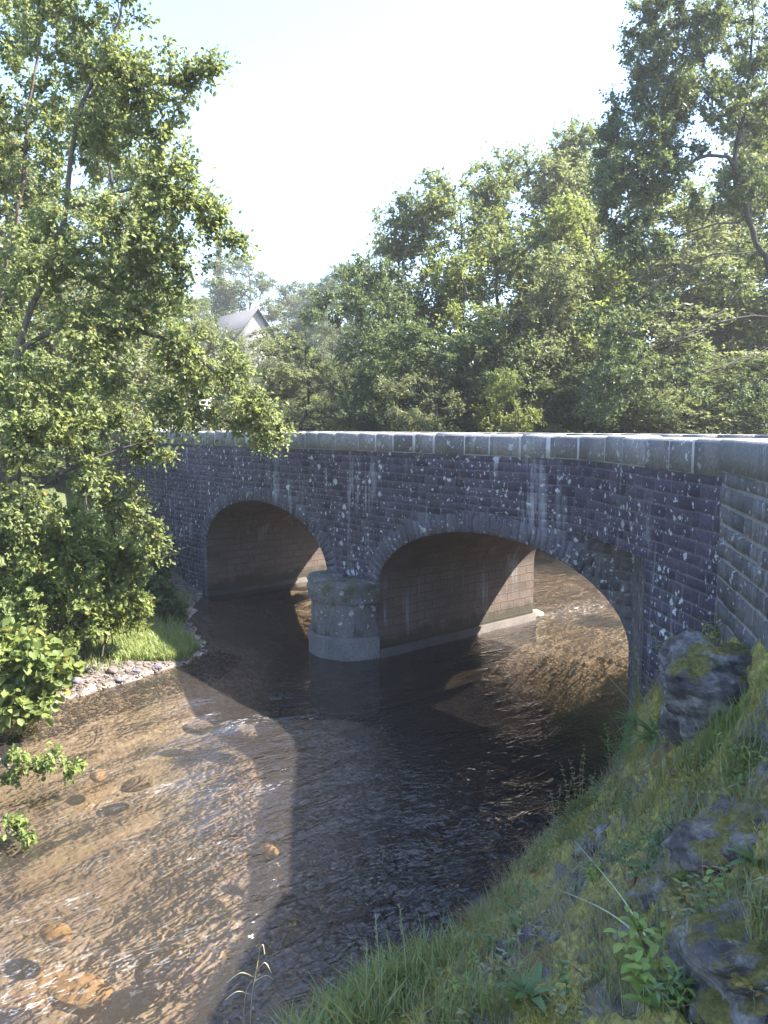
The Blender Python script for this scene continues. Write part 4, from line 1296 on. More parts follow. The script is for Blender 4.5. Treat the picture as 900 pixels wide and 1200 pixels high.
# ------------------------------------------------------------------ stones
def rock_mesh(name, c, rad, mat, seed, label=None, cat=None, group=None, sub=3, rough=.22, flat=.0, kind=None):
    import bmesh
    bm = bmesh.new(); bmesh.ops.create_icosphere(bm, subdivisions=sub, radius=1)
    rnd = random.Random(seed); o = Vector((rnd.uniform(0, 90), rnd.uniform(0, 90), rnd.uniform(0, 90)))
    rz = rnd.uniform(0, 6.28)
    for v in bm.verts:
        d = v.co.normalized()
        k = 1 + rough * mnoise.fractal(d * 1.1 + o, 1, 2, 5) + .5 * rough * (abs(mnoise.noise(d * 2.3 + o)) - .3)
        p = d * k
        p = Vector((p.x * rad[0], p.y * rad[1], p.z * rad[2]))
        v.co = Vector((p.x * math.cos(rz) - p.y * math.sin(rz), p.x * math.sin(rz) + p.y * math.cos(rz), p.z))
    me = bpy.data.meshes.new(name); bm.to_mesh(me); bm.free()
    me.materials.append(mat)
    ob = bpy.data.objects.new(name, me); ob.location = tuple(float(x) for x in c); link(ob)
    tag(ob, label, cat, group, kind)
    return ob
M['boulder'] = stone_mat('boulder_stone', (.055, .05, .065), (.14, .125, .15), .3, .4, moss=0)
m, nt, out = newmat('mossy_boulder'); n = N(nt); p = n.pos()
rk = n.ramp(n.noise(n.mapping(p, rot=(.3, .6, .4), scale=(1, 1, 2.2)), 5, 8, .7), [(.3, (.033, .029, .034)), (.48, (.105, .095, .10)), (.63, (.29, .275, .28))])
sx = n.node('ShaderNodeSeparateXYZ'); n.set(sx.inputs[0], n.node('ShaderNodeNewGeometry').outputs['True Normal'])
ms = n.math('ADD', n.math('MULTIPLY', sx.outputs[2], .25), n.math('MULTIPLY', n.noise(p, 5.5, 8, .75), 1.1))
mk = n.ramp(ms, [(.70, 0), (.77, 1)])
mc = n.ramp(n.noise(p, 34, 6, .75), [(.3, (.06, .055, .018)), (.52, (.16, .14, .045)), (.72, (.29, .24, .075))])
nt.links.new(n.bsdf(n.mix(mk, rk, mc), .9, .2, n.bump(n.noise(p, 18, 8, .75), .9, .04)), out.inputs[0]); M['mossboulder'] = m
M['slate_rock'] = bpy.data.materials['bank_rock_and_moss']
c, _ = bank_at(855, 812)
rock_mesh('boulder', c + np.array([0.02, .05, -.08]), (.34, .44, .36), M['mossboulder'], 4, 'big purple grey boulder with yellow moss, at the wall foot on the bank', 'boulder', sub=5, rough=.34)

for k, (px, py, r3, lab) in enumerate([(868, 1130, (.26, .34, .16), 'dark bare slate outcrop at the bottom right below the rosettes'), (872, 975, (.2, .34, .15), 'dark slate outcrop at the right edge above the rosettes'),
        (760, 1060, (.14, .24, .09), 'low slate ledge in the middle of the mossy slope'), (650, 1100, (.13, .22, .08), 'low slate ledge low on the mossy slope'), (700, 985, (.13, .25, .09), 'mossy slate ledge under the seed head stalks')]):
    c, nrm_ = bank_at(px, py)
    if c is None: continue
    o = rock_mesh('rock_outcrop', c - nrm_ * r3[2] * .45, r3, M['mossboulder'], 30 + k, lab, 'rock', sub=5, rough=.42)
    o.rotation_euler = (R(0), R(-28), R(-20))
# gravel and rocks on the left shore
shore = [np.array(q) for q in LEFT[5:12]]
SH = Path(shore)
gv = MB()
ico = None
import bmesh
bm_ = bmesh.new(); bmesh.ops.create_icosphere(bm_, subdivisions=1, radius=1)
icoV = np.array([v.co for v in bm_.verts]); icoF = [tuple(v.index for v in f.verts) for f in bm_.faces]; bm_.free()
for k in range(11000):
    t = random.uniform(.44, 1) * SH.len
    q = SH(t, -random.gauss(.28, .42))
    if random.random() < .35: q = q + np.array([random.gauss(0, .3), random.gauss(0, .3)])
    z = gz(q[0], q[1])
    if z > .36 or z < -.2: continue
    s_ = random.choice([.005, .006, .008, .01, .012, .015, .02, .028])
    V = icoV * np.array([s_ * random.uniform(.8, 1.5), s_ * random.uniform(.8, 1.3), s_ * random.uniform(.4, .8)]) * (1 + np.random.default_rng(k).normal(0, .12, (len(icoV), 1)))
    a = random.uniform(0, 6.28); ca, sa = math.cos(a), math.sin(a)
    V = np.stack([V[:, 0] * ca - V[:, 1] * sa, V[:, 0] * sa + V[:, 1] * ca, V[:, 2]], 1) + np.array([q[0], q[1], z + s_ * .15])
    gv.add(V, icoF)
tag(gv.build('gravel', [M['pebble']]), kind='stuff')
def shore_pt(px, py):
    q = on_water(px, py); return np.array([q[0], q[1], gz(q[0], q[1])])
for k, (px, py, r_, lab) in enumerate([(132, 795, .16, 'largest dark stone on the gravel at the foot of the grass patch'), (90, 806, .13, 'rock lying on the gravel shore'), (105, 797, .11, 'rock lying on the gravel shore'), (70, 812, .12, 'rock lying on the gravel shore'),
        (160, 792, .12, 'rock lying on the gravel shore'), (185, 785, .13, 'rock lying on the gravel shore'), (196, 792, .1, 'rock lying on the gravel shore'), (140, 800, .11, 'rock lying on the gravel shore'), (50, 822, .13, 'rock lying on the gravel shore'), (150, 786, .09, 'rock lying on the gravel shore'),
        (60, 806, .1, 'rock lying on the gravel shore'), (115, 806, .08, 'rock lying on the gravel shore')]):
    c = shore_pt(px, py); r_ *= .55
    rock_mesh('rock', c + np.array([0, 0, r_ * .2]), (r_ * random.uniform(.9, 1.3), r_, r_ * .65), M['rock'] if k % 3 else M['pebble'], 60 + k, lab, 'rock', None if k == 0 else 'rocks on the gravel shore', sub=3)
# stones in and under the water
M['orange'] = plain_mat('ochre_stone', (.28, .185, .09), (.38, .265, .14), 7, bump=.3)
M['sub'] = plain_mat('brown_bed_stone', (.14, .115, .085), (.30, .255, .2), 7, bump=.4)
for k, (px, py, rx, ry, rz_, mt, lab, dz) in enumerate([
        (92, 1145, .24, .15, .09, 'orange', 'orange brown slab showing through the water near the bottom left', -.13), (315, 990, .12, .06, .06, 'orange', 'small orange stone just under the water by the shadow edge', -.06),
        (30, 1188, .32, .16, .12, 'sub', 'mossy brown stone just under the water at the bottom left corner', -.13), (285, 850, .22, .14, .10, 'sub', 'stone under the white riffle at the bridge shadow edge', -.09), (232, 845, .2, .12, .09, 'sub', 'flat stone making a small riffle left of the shadow', -.085),
        (65, 1075, .16, .1, .06, 'orange', 'ochre stone on the bed above the orange slab', -.14), (115, 895, .13, .09, .06, 'orange', 'ochre stone under the water beside the overhanging twigs', -.14), (627, 722, .2, .13, .14, 'sub', 'dark stone in the water at the far end of the pier', .0),
        (190, 1110, .22, .14, .08, 'sub', 'brown stone under the water right of the orange slab', -.14), (160, 905, .18, .12, .07, 'sub', 'brown stone under a ripple beyond the twigs', -.13)]):
    q = on_water(px, py)
    rock_mesh('river_stone', (q[0], q[1], dz), (rx, ry, rz_), M[mt], 80 + k, lab, 'stone', sub=3, rough=.15)

# ------------------------------------------------------------------ grass and small plants
def blades(pts, nrm, h, w, rnd, lean=.5, curl=.5):
    """curved tapering blades, five vertices each"""
    n = len(pts)
    a = rnd.uniform(0, 2 * math.pi, n)
    side = np.stack([np.cos(a), np.sin(a), np.zeros(n)], 1)
    out_ = np.stack([-np.sin(a), np.cos(a), np.zeros(n)], 1)
    up = unit(nrm * .35 + UPV + rnd.normal(0, .25, (n, 3)) * lean)
    hh = (h * rnd.uniform(.5, 1.25, n))[:, None]; ww = (w * rnd.uniform(.7, 1.3, n))[:, None] * .5
    mid = pts + up * hh * .55 + out_ * hh * .12 * curl
    tip = pts + up * hh * .92 + out_ * hh * .55 * curl * rnd.uniform(.3, 1.3, (n, 1))
    b0 = pts - nrm * .015
    V = np.stack([b0 - side * ww, b0 + side * ww, mid + side * ww * .75, mid - side * ww * .75, tip], 1).reshape(-1, 3)
    o = (np.arange(n) * 5)[:, None]
    return V, o + np.array([[0, 1, 2, 3]]), o + np.array([[3, 2, 4]])

BNx = np.zeros_like(BVt)
du = np.gradient(BVt, axis=0); dv = np.gradient(BVt, axis=1)
BNx = unit(np.cross(du, dv)); BNx = np.where(BNx[..., 2:3] < 0, -BNx, BNx)
def bank_sample(n, dens, rnd):
    """n random points on the bank sheet kept with probability dens(u, v, noise, p)"""
    u = rnd.random(n) ** .9; v = rnd.random(n)
    i = u * NU; j = (v + .10) / 1.12 * NV
    i0 = np.clip(i.astype(int), 0, NU - 1); j0 = np.clip(j.astype(int), 0, NV - 1)
    fi = (i - i0)[:, None]; fj = (j - j0)[:, None]
    p = BVt[i0, j0] * (1 - fi) * (1 - fj) + BVt[i0 + 1, j0] * fi * (1 - fj) + BVt[i0, j0 + 1] * (1 - fi) * fj + BVt[i0 + 1, j0 + 1] * fi * fj
    nn = BNx[i0, j0]
    nz = np.array([mnoise.fractal(Vector(q * 1.7), 1, 2, 3) for q in p])
    keep = rnd.random(n) < dens(u, v, nz, p)
    return p[keep], nn[keep], v[keep], nz[keep]
def pxof(p):
    d = p - np.array([0, 0, CAMZ])
    f = d[:, 1] * CP - d[:, 2] * SP; y = -(d[:, 1] * SP + d[:, 2] * CP)
    return 450 + FPX * d[:, 0] / f, 600 + FPX * y / f

rnd = np.random.default_rng(55)
p, nn, v, nz = bank_sample(150000, lambda u, v, nz, p: np.clip(.85 - v * 4.2 + nz * .7, 0, 1) * .45, rnd)
V, F4, F3 = blades(p, nn, .13, .006, rnd, lean=1.0, curl=1.0)
tag(mesh_np('grass', V, [F3, F4], M['grass_mix']), kind='stuff')
# lush taller grass at the lower end of the bank, by the water
p, nn, v, nz = bank_sample(90000, lambda u, v, nz, p: np.clip(1.0 - v * 3.2, 0, 1) * (p[:, 1] < 5.0) * (p[:, 0] < .5) * np.clip(.7 + nz, 0, 1), rnd)
V, F4, F3 = blades(p, nn, .24, .011, rnd, lean=1.1, curl=1.1)
tag(mesh_np('grass', V, [F3, F4], M['grass']), kind='stuff')
# thin dry and green wisps over the rest of the bank
p, nn, v, nz = bank_sample(60000, lambda u, v, nz, p: np.clip(-.05 + nz * .8, 0, 1) * (v < .85), rnd)
V, F4, F3 = blades(p, nn, .09, .004, rnd, lean=1.2, curl=1.2)
tag(mesh_np('grass', V, [F3, F4], M['grass_mix']), kind='stuff')
p, nn, v, nz = bank_sample(60000, lambda u, v, nz, p: np.clip(.06 - nz * .9, 0, 1) * (v < .85), rnd)
V, F4, F3 = blades(p, nn, .16, .003, rnd, lean=1.5, curl=1.5)
tag(mesh_np('dry_grass', V, [F3, F4], M['grass_dry']), kind='stuff')
# moss cushions: very short dense pile
def mossmask(p):
    return np.array([mnoise.fractal(Vector((q[0] * .799 * 1.6 + q[1] * .602 * 1.6, -q[0] * .602 * .8 + q[1] * .799 * .8, q[2] * 1.2)), 1, 2, 4) for q in p])
p, nn, v, nz = bank_sample(200000, lambda u, v, nz, p: (u > .1) * 1.0, rnd)
mk = mossmask(p) > .0
p, nn = p[mk], nn[mk]
V, F4, F3 = blades(p, nn, .026, .009, rnd, lean=1.3, curl=1.0)
tag(mesh_np('moss', V, [F3, F4], M['moss']), kind='stuff')
# low broad leaved ground cover in patches
p, nn, v, nz = bank_sample(90000, lambda u, v, nz, p: np.clip(nz * 1.6 - .3 + (v < .3) * .3, 0, 1) * (v < .9), rnd)
ax_ = unit(rnd.normal(0, 1, p.shape) + np.array([0, 0, .35]))
V, F = leaf_arrays(p + nn * rnd.uniform(.005, .06, (len(p), 1)), ax_, unit(nn * .6 + UPV + rnd.normal(0, .35, p.shape)), rnd.uniform(.010, .034, len(p)), width=.6)
tag(mesh_np('ground_cover', V, [F], M['cover']), kind='stuff')
# grass patch on the gravel shore, and grass on the left bank
def shore_grass(poly, n, h, mat, w=.012):
    xs = rnd.uniform(min(q[0] for q in poly), max(q[0] for q in poly), n); ys = rnd.uniform(min(q[1] for q in poly), max(q[1] for q in poly), n)
    k = inside_poly(xs, ys, [tuple(q) for q in poly])
    pt = np.array([(x, y, gz(x, y)) for x, y in zip(xs[k], ys[k])])
    pt = pt[pt[:, 2] > .02]
    V, F4, F3 = blades(pt, np.tile(UPV, (len(pt), 1)), h, w, rnd, lean=.8, curl=.9)
    tag(mesh_np('grass', V, [F3, F4], mat), kind='stuff')
shore_grass([on_water(95, 782), on_water(150, 784), on_water(200, 779), on_water(240, 772), on_water(225, 752), on_water(170, 748), on_water(120, 762)], 16000, .15, M['grass'])
shore_grass([(-9, 9.5), (-5.2, 9.8), (-4, 11.4), (-3.4, 12.4), (-4.2, 16.5), (-9, 18)], 26000, .16, M['grass'])

def strip_leaf(mb, base, dirv, nrm, length, width, bend=.6, segs=5, mi=0, shape='lance'):
    """one long curved leaf"""
    d = np.asarray(dirv, float); d = d / np.linalg.norm(d); nrm = np.asarray(nrm, float)
    s = np.cross(d, nrm); s = s / max(1e-6, np.linalg.norm(s)); up = np.cross(s, d)
    p = np.array(base, float); v = []
    for k in range(segs + 1):
        t = k / segs
        wd = width * .5 * ((math.sin(math.pi * min(1, .12 + t * .88)) ** .8) if shape == 'lance' else (1 - t) ** .7)
        v += [p - s * wd + up * wd * .35, p.copy(), p + s * wd + up * wd * .35]
        a = bend * (t + .5 / segs)
        st = d * math.cos(a) - up * math.sin(a) * 1.0
        p = p + st * length / segs
    f = []
    for k in range(segs):
        q = 3 * k
        f += [(q, q + 1, q + 4, q + 3), (q + 1, q + 2, q + 5, q + 4)]
    mb.add(v, f, mi)

def tube_line(mb, pts, r0_, r1_, mi=0, sides=5):
    pts = [np.asarray(q, float) for q in pts]
    # resample smoothly
    n = len(pts); out_ = []
    for i in range(n - 1):
        a0 = pts[max(0, i - 1)]; a1 = pts[i]; a2 = pts[i + 1]; a3 = pts[min(n - 1, i + 2)]
        for j in range(5):
            t = j / 5
            out_.append(.5 * ((2 * a1) + (-a0 + a2) * t + (2 * a0 - 5 * a1 + 4 * a2 - a3) * t * t + (-a0 + 3 * a1 - 3 * a2 + a3) * t ** 3))
    out_.append(pts[-1]); out_ = np.array(out_)
    Rr = np.linspace(r0_, r1_, len(out_))
    D = unit(np.gradient(out_, axis=0))
    V, F = tubes(out_[:-1], out_[1:], Rr[:-1], Rr[1:], D[:-1], D[1:], sides)
    mb.add(V, [tuple(x) for x in F], mi)
    return out_

def rosette(px, py, label, mat, n=9, L=.16, w=.045, rise=.6, seed=1, cat='plant', name='rosette_plant', bend=1.0):
    c, nn_ = bank_at(px, py)
    if c is None: return
    r_ = random.Random(seed); mb = MB()
    for k in range(n):
        a = k * 2.4 + r_.uniform(-.3, .3)
        el = r_.uniform(.5, 1.3) * rise
        d = np.array([math.cos(a) * math.cos(el), math.sin(a) * math.cos(el), math.sin(el)])
        strip_leaf(mb, c - np.array([0, 0, .01]), d + nn_ * .25, UPV + d * -.2, L * r_.uniform(.65, 1.15), w * r_.uniform(.7, 1.15), bend * r_.uniform(.6, 1.2))
    o = mb.build(name, [mat], loc=c); tag(o, label, cat)

def leafy_stem(px, py, label, mat, H=.3, n=16, L=.07, w=.035, lean=(0, 0, 0), seed=1, name='leafy_herb', stems=1, mi=None, fluff=False, cat='plant', spread=.06):
    c, nn_ = bank_at(px, py)
    if c is None: return
    r_ = random.Random(seed); mb = MB(); lf = MB()
    root = empty(name, c, label, cat)
    for s_ in range(stems):
        o_ = np.array([r_.gauss(0, spread), r_.gauss(0, spread), 0]) if stems > 1 else np.zeros(3)
        h = H * r_.uniform(.7, 1.1)
        top = c + o_ * 1.6 + np.array(lean) * h + np.array([r_.gauss(0, .03), r_.gauss(0, .03), h])
        ln = tube_line(mb, [c + o_ - np.array([0, 0, .03]), c * .5 + top * .5 + o_ * .3 + np.array([r_.gauss(0, .015), r_.gauss(0, .015), 0]), top], .0035, .0015)
        for k in range(n):
            t = (k + 1) / n
            q = ln[min(len(ln) - 1, int((.12 + .88 * t) * (len(ln) - 1)))]
            a = k * 2.4 + r_.uniform(-.4, .4); el = r_.uniform(-.1, .7)
            d = np.array([math.cos(a) * math.cos(el), math.sin(a) * math.cos(el), math.sin(el)])
            strip_leaf(lf, q, d, UPV, L * r_.uniform(.6, 1.1) * (1.15 - .5 * t), w * r_.uniform(.7, 1.1) * (1.15 - .5 * t), r_.uniform(.3, 1.0), segs=3)
    if stems == 1:
        mb.build('stem', [M['stem']], root, loc=c)
        lf.build('foliage', [mat], root, loc=c)
    else:
        for k in lf.f:
            lf.mi[k] = [0] * len(lf.f[k])
        for k in mb.f:
            lf.f.setdefault(k, []).extend([[i + lf.n for i in f] for f in mb.f[k]])
            lf.mi.setdefault(k, []).extend([1] * len(mb.f[k]))
        lf.v.extend(mb.v); lf.n += mb.n
        lf.build('foliage', [mat, M['stem']], root, loc=c)
    return root

rosette(622, 1168, 'large dock like rosette of long green leaves at the bottom of the bank', M['herb'], 11, .17, .045, .7, 1)
rosette(610, 1172, 'small pale rosette beside the large leafy rosette', M['herb_bright'], 7, .10, .028, .8, 2)
rosette(885, 1008, 'green rosette rooted in the bare rock at the right edge', M['herb'], 9, .12, .03, .6, 3)
rosette(885, 1045, 'lower of two green rosettes on the rock at the right edge', M['herb'], 8, .13, .026, .5, 4)
rosette(770, 868, 'dark green clump of long strap leaves at the boulder foot', M['herb'], 16, .34, .035, .9, 5, bend=1.4)
rosette(745, 850, 'spreading dark strap leaved clump nearest the wing wall corner', M['herb'], 14, .28, .03, 1.0, 6, bend=1.4)
rosette(695, 1025, 'flat rosette of pale leaves on the mossy slope', M['herb_bright'], 8, .07, .02, .5, 7)
rosette(590, 1130, 'small grey green leaf rosette low on the slope', M['herb'], 8, .08, .03, .4, 8)
rosette(885, 1010, 'tuft of narrow leaves sprouting over the rock rosette', M['herb_bright'], 6, .1, .014, .9, 9)
rosette(680, 1040, 'dull green rosette above the two long arching stems', M['herb'], 9, .09, .03, .5, 10)
leafy_stem(785, 1130, 'bright yellow green leafy herb at the center of the lower slope', M['herb_bright'], .16, 12, .07, .04, seed=11, stems=6, spread=.055)
leafy_stem(795, 1175, 'bright leafy herb at the bottom edge below the yellow green one', M['herb_bright'], .13, 10, .08, .04, seed=12, stems=5)
leafy_stem(803, 1045, 'small bright sprig standing on the dark rock', M['herb_bright'], .09, 8, .05, .028, seed=13, stems=2, spread=.02)
leafy_stem(740, 1035, 'low clover like herb in the middle of the slope', M['herb'], .07, 8, .05, .035, seed=14, stems=5, spread=.07)
leafy_stem(622, 990, 'upright nettle like plant against the dark water', M['herb'], .42, 26, .075, .042, seed=15, stems=2, lean=(-.05, 0, 0), spread=.03)
leafy_stem(600, 1000, 'bushy green herb below the nettle like plant', M['herb'], .22, 16, .06, .03, seed=16, stems=6, spread=.08)
leafy_stem(690, 930, 'tangle of grey green stems on the bank edge below the wing wall', M['grass_mix'], .38, 16, .06, .014, seed=17, stems=9, spread=.13)
leafy_stem(735, 890, 'dense leafy herb under the strap leaved clump', M['herb'], .26, 16, .06, .02, seed=18, stems=8, spread=.11)
leafy_stem(540, 1055, 'wispy grey green weeds on the bank edge by the white seed head', M['grass_mix'], .3, 16, .05, .012, seed=19, stems=10, spread=.14)
leafy_stem(470, 1130, 'nettle patch low on the bank edge near the bottom', M['herb'], .26, 18, .06, .03, seed=20, stems=10, spread=.15)
leafy_stem(400, 1165, 'lush green weeds hanging over the water at the bottom', M['herb'], .24, 18, .065, .03, seed=21, stems=11, spread=.17)
leafy_stem(790, 910, 'red leaved herb on the upper bank', M['herb_red'], .06, 7, .04, .02, seed=22, stems=4, spread=.04)
leafy_stem(598, 1085, 'small red leaved herb on the lower slope', M['herb_red'], .05, 7, .035, .02, seed=23, stems=4, spread=.05)
leafy_stem(835, 760, 'fern like green plant at the foot of the wing wall', M['herb_bright'], .26, 12, .1, .03, seed=24, stems=3, spread=.04)
leafy_stem(800, 790, 'grassy green weeds between the boulder and the wing wall', M['herb'], .3, 14, .08, .02, seed=25, stems=7, spread=.08)
leafy_stem(640, 950, 'spindly weeds at the bank edge between nettle and seed heads', M['grass_mix'], .3, 14, .05, .014, seed=26, stems=8, spread=.12)
leafy_stem(880, 890, 'yellow green leafy tuft at the right edge below the boulder', M['herb_bright'], .09, 9, .08, .016, seed=27, stems=4, spread=.05)
leafy_stem(770, 1000, 'mat of small dark leaves on the middle rock', M['herb'], .06, 9, .035, .022, seed=28, stems=9, spread=.1)
leafy_stem(640, 1065, 'creeping green weed between the two long arching stems', M['herb'], .07, 9, .045, .022, seed=29, stems=7, spread=.09)

# many more small weeds rooted all over the slope
rw = random.Random(77)
WEED = 'small leafy weed rooted in the moss and rock of the foreground bank'
for k in range(46):
    for tr_ in range(20):
        px, py = rw.uniform(380, 895), rw.uniform(860, 1195)
        c, nn_ = bank_at(px, py)
        if c is not None: break
    o = leafy_stem(px, py, WEED, M[rw.choice(['herb', 'herb', 'herb_bright', 'grass_mix', 'herb'])], rw.uniform(.05, .16), rw.randint(7, 12), rw.uniform(.035, .065), rw.uniform(.012, .032), seed=300 + k, name='small_weed', stems=rw.randint(2, 5), spread=rw.uniform(.02, .06), cat='weed')
    if o: o['group'] = 'small weeds on the foreground bank'
EDGE = 'tall wispy weed on the water edge of the foreground bank'
for k in range(18):
    t = k / 17
    px = 345 + (700 - 345) * t + rw.uniform(-12, 12); py = np.interp(px, [345, 420, 500, 600, 700], [1190, 1140, 1088, 1000, 925]) + rw.uniform(-5, 22)
    c, nn_ = bank_at(px, py)
    if c is None: continue
    o = leafy_stem(px, py, EDGE, M[rw.choice(['grass_mix', 'grass_mix', 'herb'])], rw.uniform(.3, .55), rw.randint(16, 26), rw.uniform(.035, .07), rw.uniform(.010, .022), seed=500 + k, name='tall_weed', stems=rw.randint(4, 8), spread=rw.uniform(.05, .1), cat='weed', lean=(rw.uniform(-.2, .1), 0, 0))
    if o: o['group'] = 'tall weeds on the water edge'
# bright grass clump on the upper bank
def tuft(px, py, label, mat, n, spread, h, w=.007, seed=1, name='grass_tuft'):
    c, nn_ = bank_at(px, py)
    if c is None: return
    r2 = np.random.default_rng(seed)
    xy = r2.normal(0, spread, (n, 2)); pt = []
    nr = []
    for x, y in xy:
        hit = BT.ray_cast(Vector((c[0] + x, c[1] + y, 6)), Vector((0, 0, -1)))
        if hit[0] is None: continue
        pt.append(tuple(hit[0])); nr.append((0, 0, 1))
    V, F4, F3 = blades(np.array(pt), np.array(nr, float), h, w, r2, lean=1.1, curl=1.3)
    o = mesh_np(name, V, [F3, F4], mat, loc=c); tag(o, label, 'grass tuft')
tuft(845, 862, 'bright green grass tuft below the mossy boulder', M['grass'], 420, .10, .15, seed=1)
tuft(868, 900, 'bright grass tuft at the right, under the largest bright tuft', M['grass'], 160, .06, .13, seed=2)
tuft(765, 940, 'pale grass tuft on the upper mossy slope', M['grass_mix'], 260, .10, .12, seed=3)
tuft(700, 900, 'shaggy grass tuft on the bank edge under the abutment', M['grass_mix'], 500, .16, .26, seed=4)
tuft(745, 835, 'arching green grass tuft at the abutment foot', M['grass'], 420, .14, .28, seed=5)
tuft(560, 1120, 'pale dry looking grass tuft on the lower slope', M['grass_mix'], 300, .12, .14, seed=6)
tuft(520, 1075, 'bright grass tuft on the bank edge over dark water', M['grass'], 360, .12, .2, seed=7)
tuft(430, 1180, 'lush grass tuft at the bottom edge of the picture', M['grass'], 500, .18, .24, seed=8)
tuft(545, 1185, 'lush grass tuft near the bottom, left of the large rosette', M['grass'], 360, .13, .18, seed=9)
tuft(860, 1170, 'yellowish grass tuft on the dark rock at the bottom right', M['grass_mix'], 70, .03, .1, seed=10)

for k in range(16):
    for tr_ in range(20):
        px, py = rw.uniform(420, 890), rw.uniform(870, 1190)
        c, nn_ = bank_at(px, py)
        if c is not None: break
    tuft(px, py, 'thin wispy grass tuft growing on the foreground bank', M[rw.choice(['grass_mix', 'grass_mix', 'grass', 'grass_dry'])], rw.randint(60, 160), rw.uniform(.03, .07), rw.uniform(.1, .2), .004, seed=400 + k)
    for o_ in (bpy.context.scene.collection.objects[-1],):
        o_['group'] = 'wispy grass tufts on the foreground bank'
# stalks and seed heads
def fluff_ball(mb, c, r, seed):
    r2 = np.random.default_rng(seed)
    d = unit(r2.normal(size=(70, 3)))
    for k in range(70):
        a = np.cross(d[k], [.3, .5, .8]); a /= np.linalg.norm(a)
        e = c + d[k] * r * r2.uniform(.6, 1.1)
        mb.add([c - a * .0012, c + a * .0012, e + a * .004, e - a * .004], [(0, 1, 2, 3)])
def seed_stalk(label, root_px, pts, heads, r=.016, seed=1, mat='drystem', cat='seed head'):
    c, _ = bank_at(*root_px)
    if c is None: return
    Y = c[1]
    root = empty('seed_stalk', c, label, cat)
    st_ = MB()
    tube_line(st_, [c - np.array([0, 0, .03])] + [P(x, y, Y) for x, y in pts], .003, .0015)
    for hx, hy, sx_, sy_ in heads: tube_line(st_, [P(sx_, sy_, Y), P((hx + sx_) / 2 + 2, (hy + sy_) / 2, Y), P(hx, hy, Y)], .0018, .0012)
    st_.build('stem', [M[mat]], root, loc=c)
    for k, (hx, hy, _, _) in enumerate(heads):
        fl_ = MB(); fluff_ball(fl_, P(hx, hy, Y), r * random.uniform(.8, 1.15), seed + k)
        fl_.build('seed_head', [M['fluff']], root, loc=c)
seed_stalk('stalk with three white fluffy seed heads below the abutment', (684, 935), [(682, 915), (679, 895), (677, 880)], [(668, 884, 678, 892), (677, 881, 678, 890), (688, 899, 681, 906)], .025, 1)
seed_stalk('single stalk with white fluffy head in front of dark water', (548, 1040), [(547, 1010), (545, 992)], [(544, 981, 545, 992), (547, 990, 546, 996)], .018, 5)
seed_stalk('tall stalk with creamy seed head left of the bank edge', (475, 1110), [(470, 1060), (464, 1020), (461, 1008)], [(461, 1003, 462, 1010), (467, 1010, 464, 1018), (456, 1008, 462, 1015)], .02, 9)
# dry grass stalk with drooping heads near the bottom
c, _ = bank_at(330, 1196)
if c is None: c = np.array([-.75, 4.3, .1])
Yg = c[1]
st_ = MB(); root = empty('dry_grass_stalk', c, 'pale dry stalk with drooping tips over the water at the bottom', 'grass stalk')
tube_line(st_, [P(292, 1230, Yg), P(295, 1170, Yg), P(300, 1140, Yg), P(305, 1110, Yg)], .004, .002)
tube_line(st_, [P(284, 1230, Yg), P(287, 1170, Yg), P(294, 1150, Yg)], .003, .002)
for a in ([(300, 1140), (310, 1128), (318, 1140)], [(298, 1150), (312, 1143), (320, 1148)], [(297, 1145), (282, 1140), (266, 1152)], [(292, 1165), (278, 1162), (264, 1172)], [(304, 1112), (308, 1107), (310, 1118)]):
    tube_line(st_, [P(x, y, Yg) for x, y in a], .0022, .003)
st_.build('stem', [M['drystem']], root, loc=c)
# two long arching grass stems across the slope
def long_stem(label, pts, r=.0055, mat='stem'):
    q = []
    for px, py, lift in pts:
        h_, _ = bank_at(px, py)
        if h_ is None: continue
        d = np.array([0, 0, CAMZ]) - h_; d /= np.linalg.norm(d)
        q.append(h_ + d * lift)
    mb = MB(); tube_line(mb, q, r, r * .4)
    tag(mb.build('long_grass_stem', [M[mat]], loc=q[0]), label, 'grass stem')
M['palestem'] = plain_mat('pale_green_stem', (.30, .33, .19), (.42, .44, .28), 20, bump=.1)
long_stem('long pale grass stem arching left across the slope', [(772, 1120, 0), (750, 1097, .16), (700, 1062, .26), (640, 1037, .26), (600, 1024, .22), (560, 1014, .14)], mat='palestem')
long_stem('long pale grass stem rising steeply across the slope', [(775, 1135, 0), (757, 1098, .17), (720, 1040, .26), (673, 985, .18)], mat='palestem')
c, _ = bank_at(748, 836)
mb = MB(); tube_line(mb, [c, P(735, 818, c[1]), P(722, 803, c[1]), P(709, 788, c[1])], .004, .002)
tag(mb.build('dry_twig', [M['drystem']], loc=c), 'thin bare dry stem leaning out in front of the arch', 'stem')
for k, (a, b_) in enumerate((((445, 1200), (440, 1075)), ((478, 1190), (468, 1060)), ((425, 1200), (430, 1105)))):
    c, _ = bank_at(*a)
    if c is None: continue
    mb = MB(); tube_line(mb, [c - np.array([0, 0, .05]), P((a[0] + b_[0]) / 2 + 2, (a[1] + b_[1]) / 2, c[1]), P(b_[0], b_[1], c[1])], .003, .0015)
    for j in range(10):
        q = P(b_[0] + (a[0] - b_[0]) * j * .03, b_[1] + (a[1] - b_[1]) * j * .03, c[1])
        strip_leaf(mb, q, (random.uniform(-.6, .6), random.uniform(-.3, .3), .8), (0, 1, 0), .03, .006, .4, 2)
    tag(mb.build('grass_stalk', [M['palestem']], loc=c), 'tall thin flowering grass stalk at the bottom bank edge', 'grass stalk', 'grass stalks at the bottom bank edge')


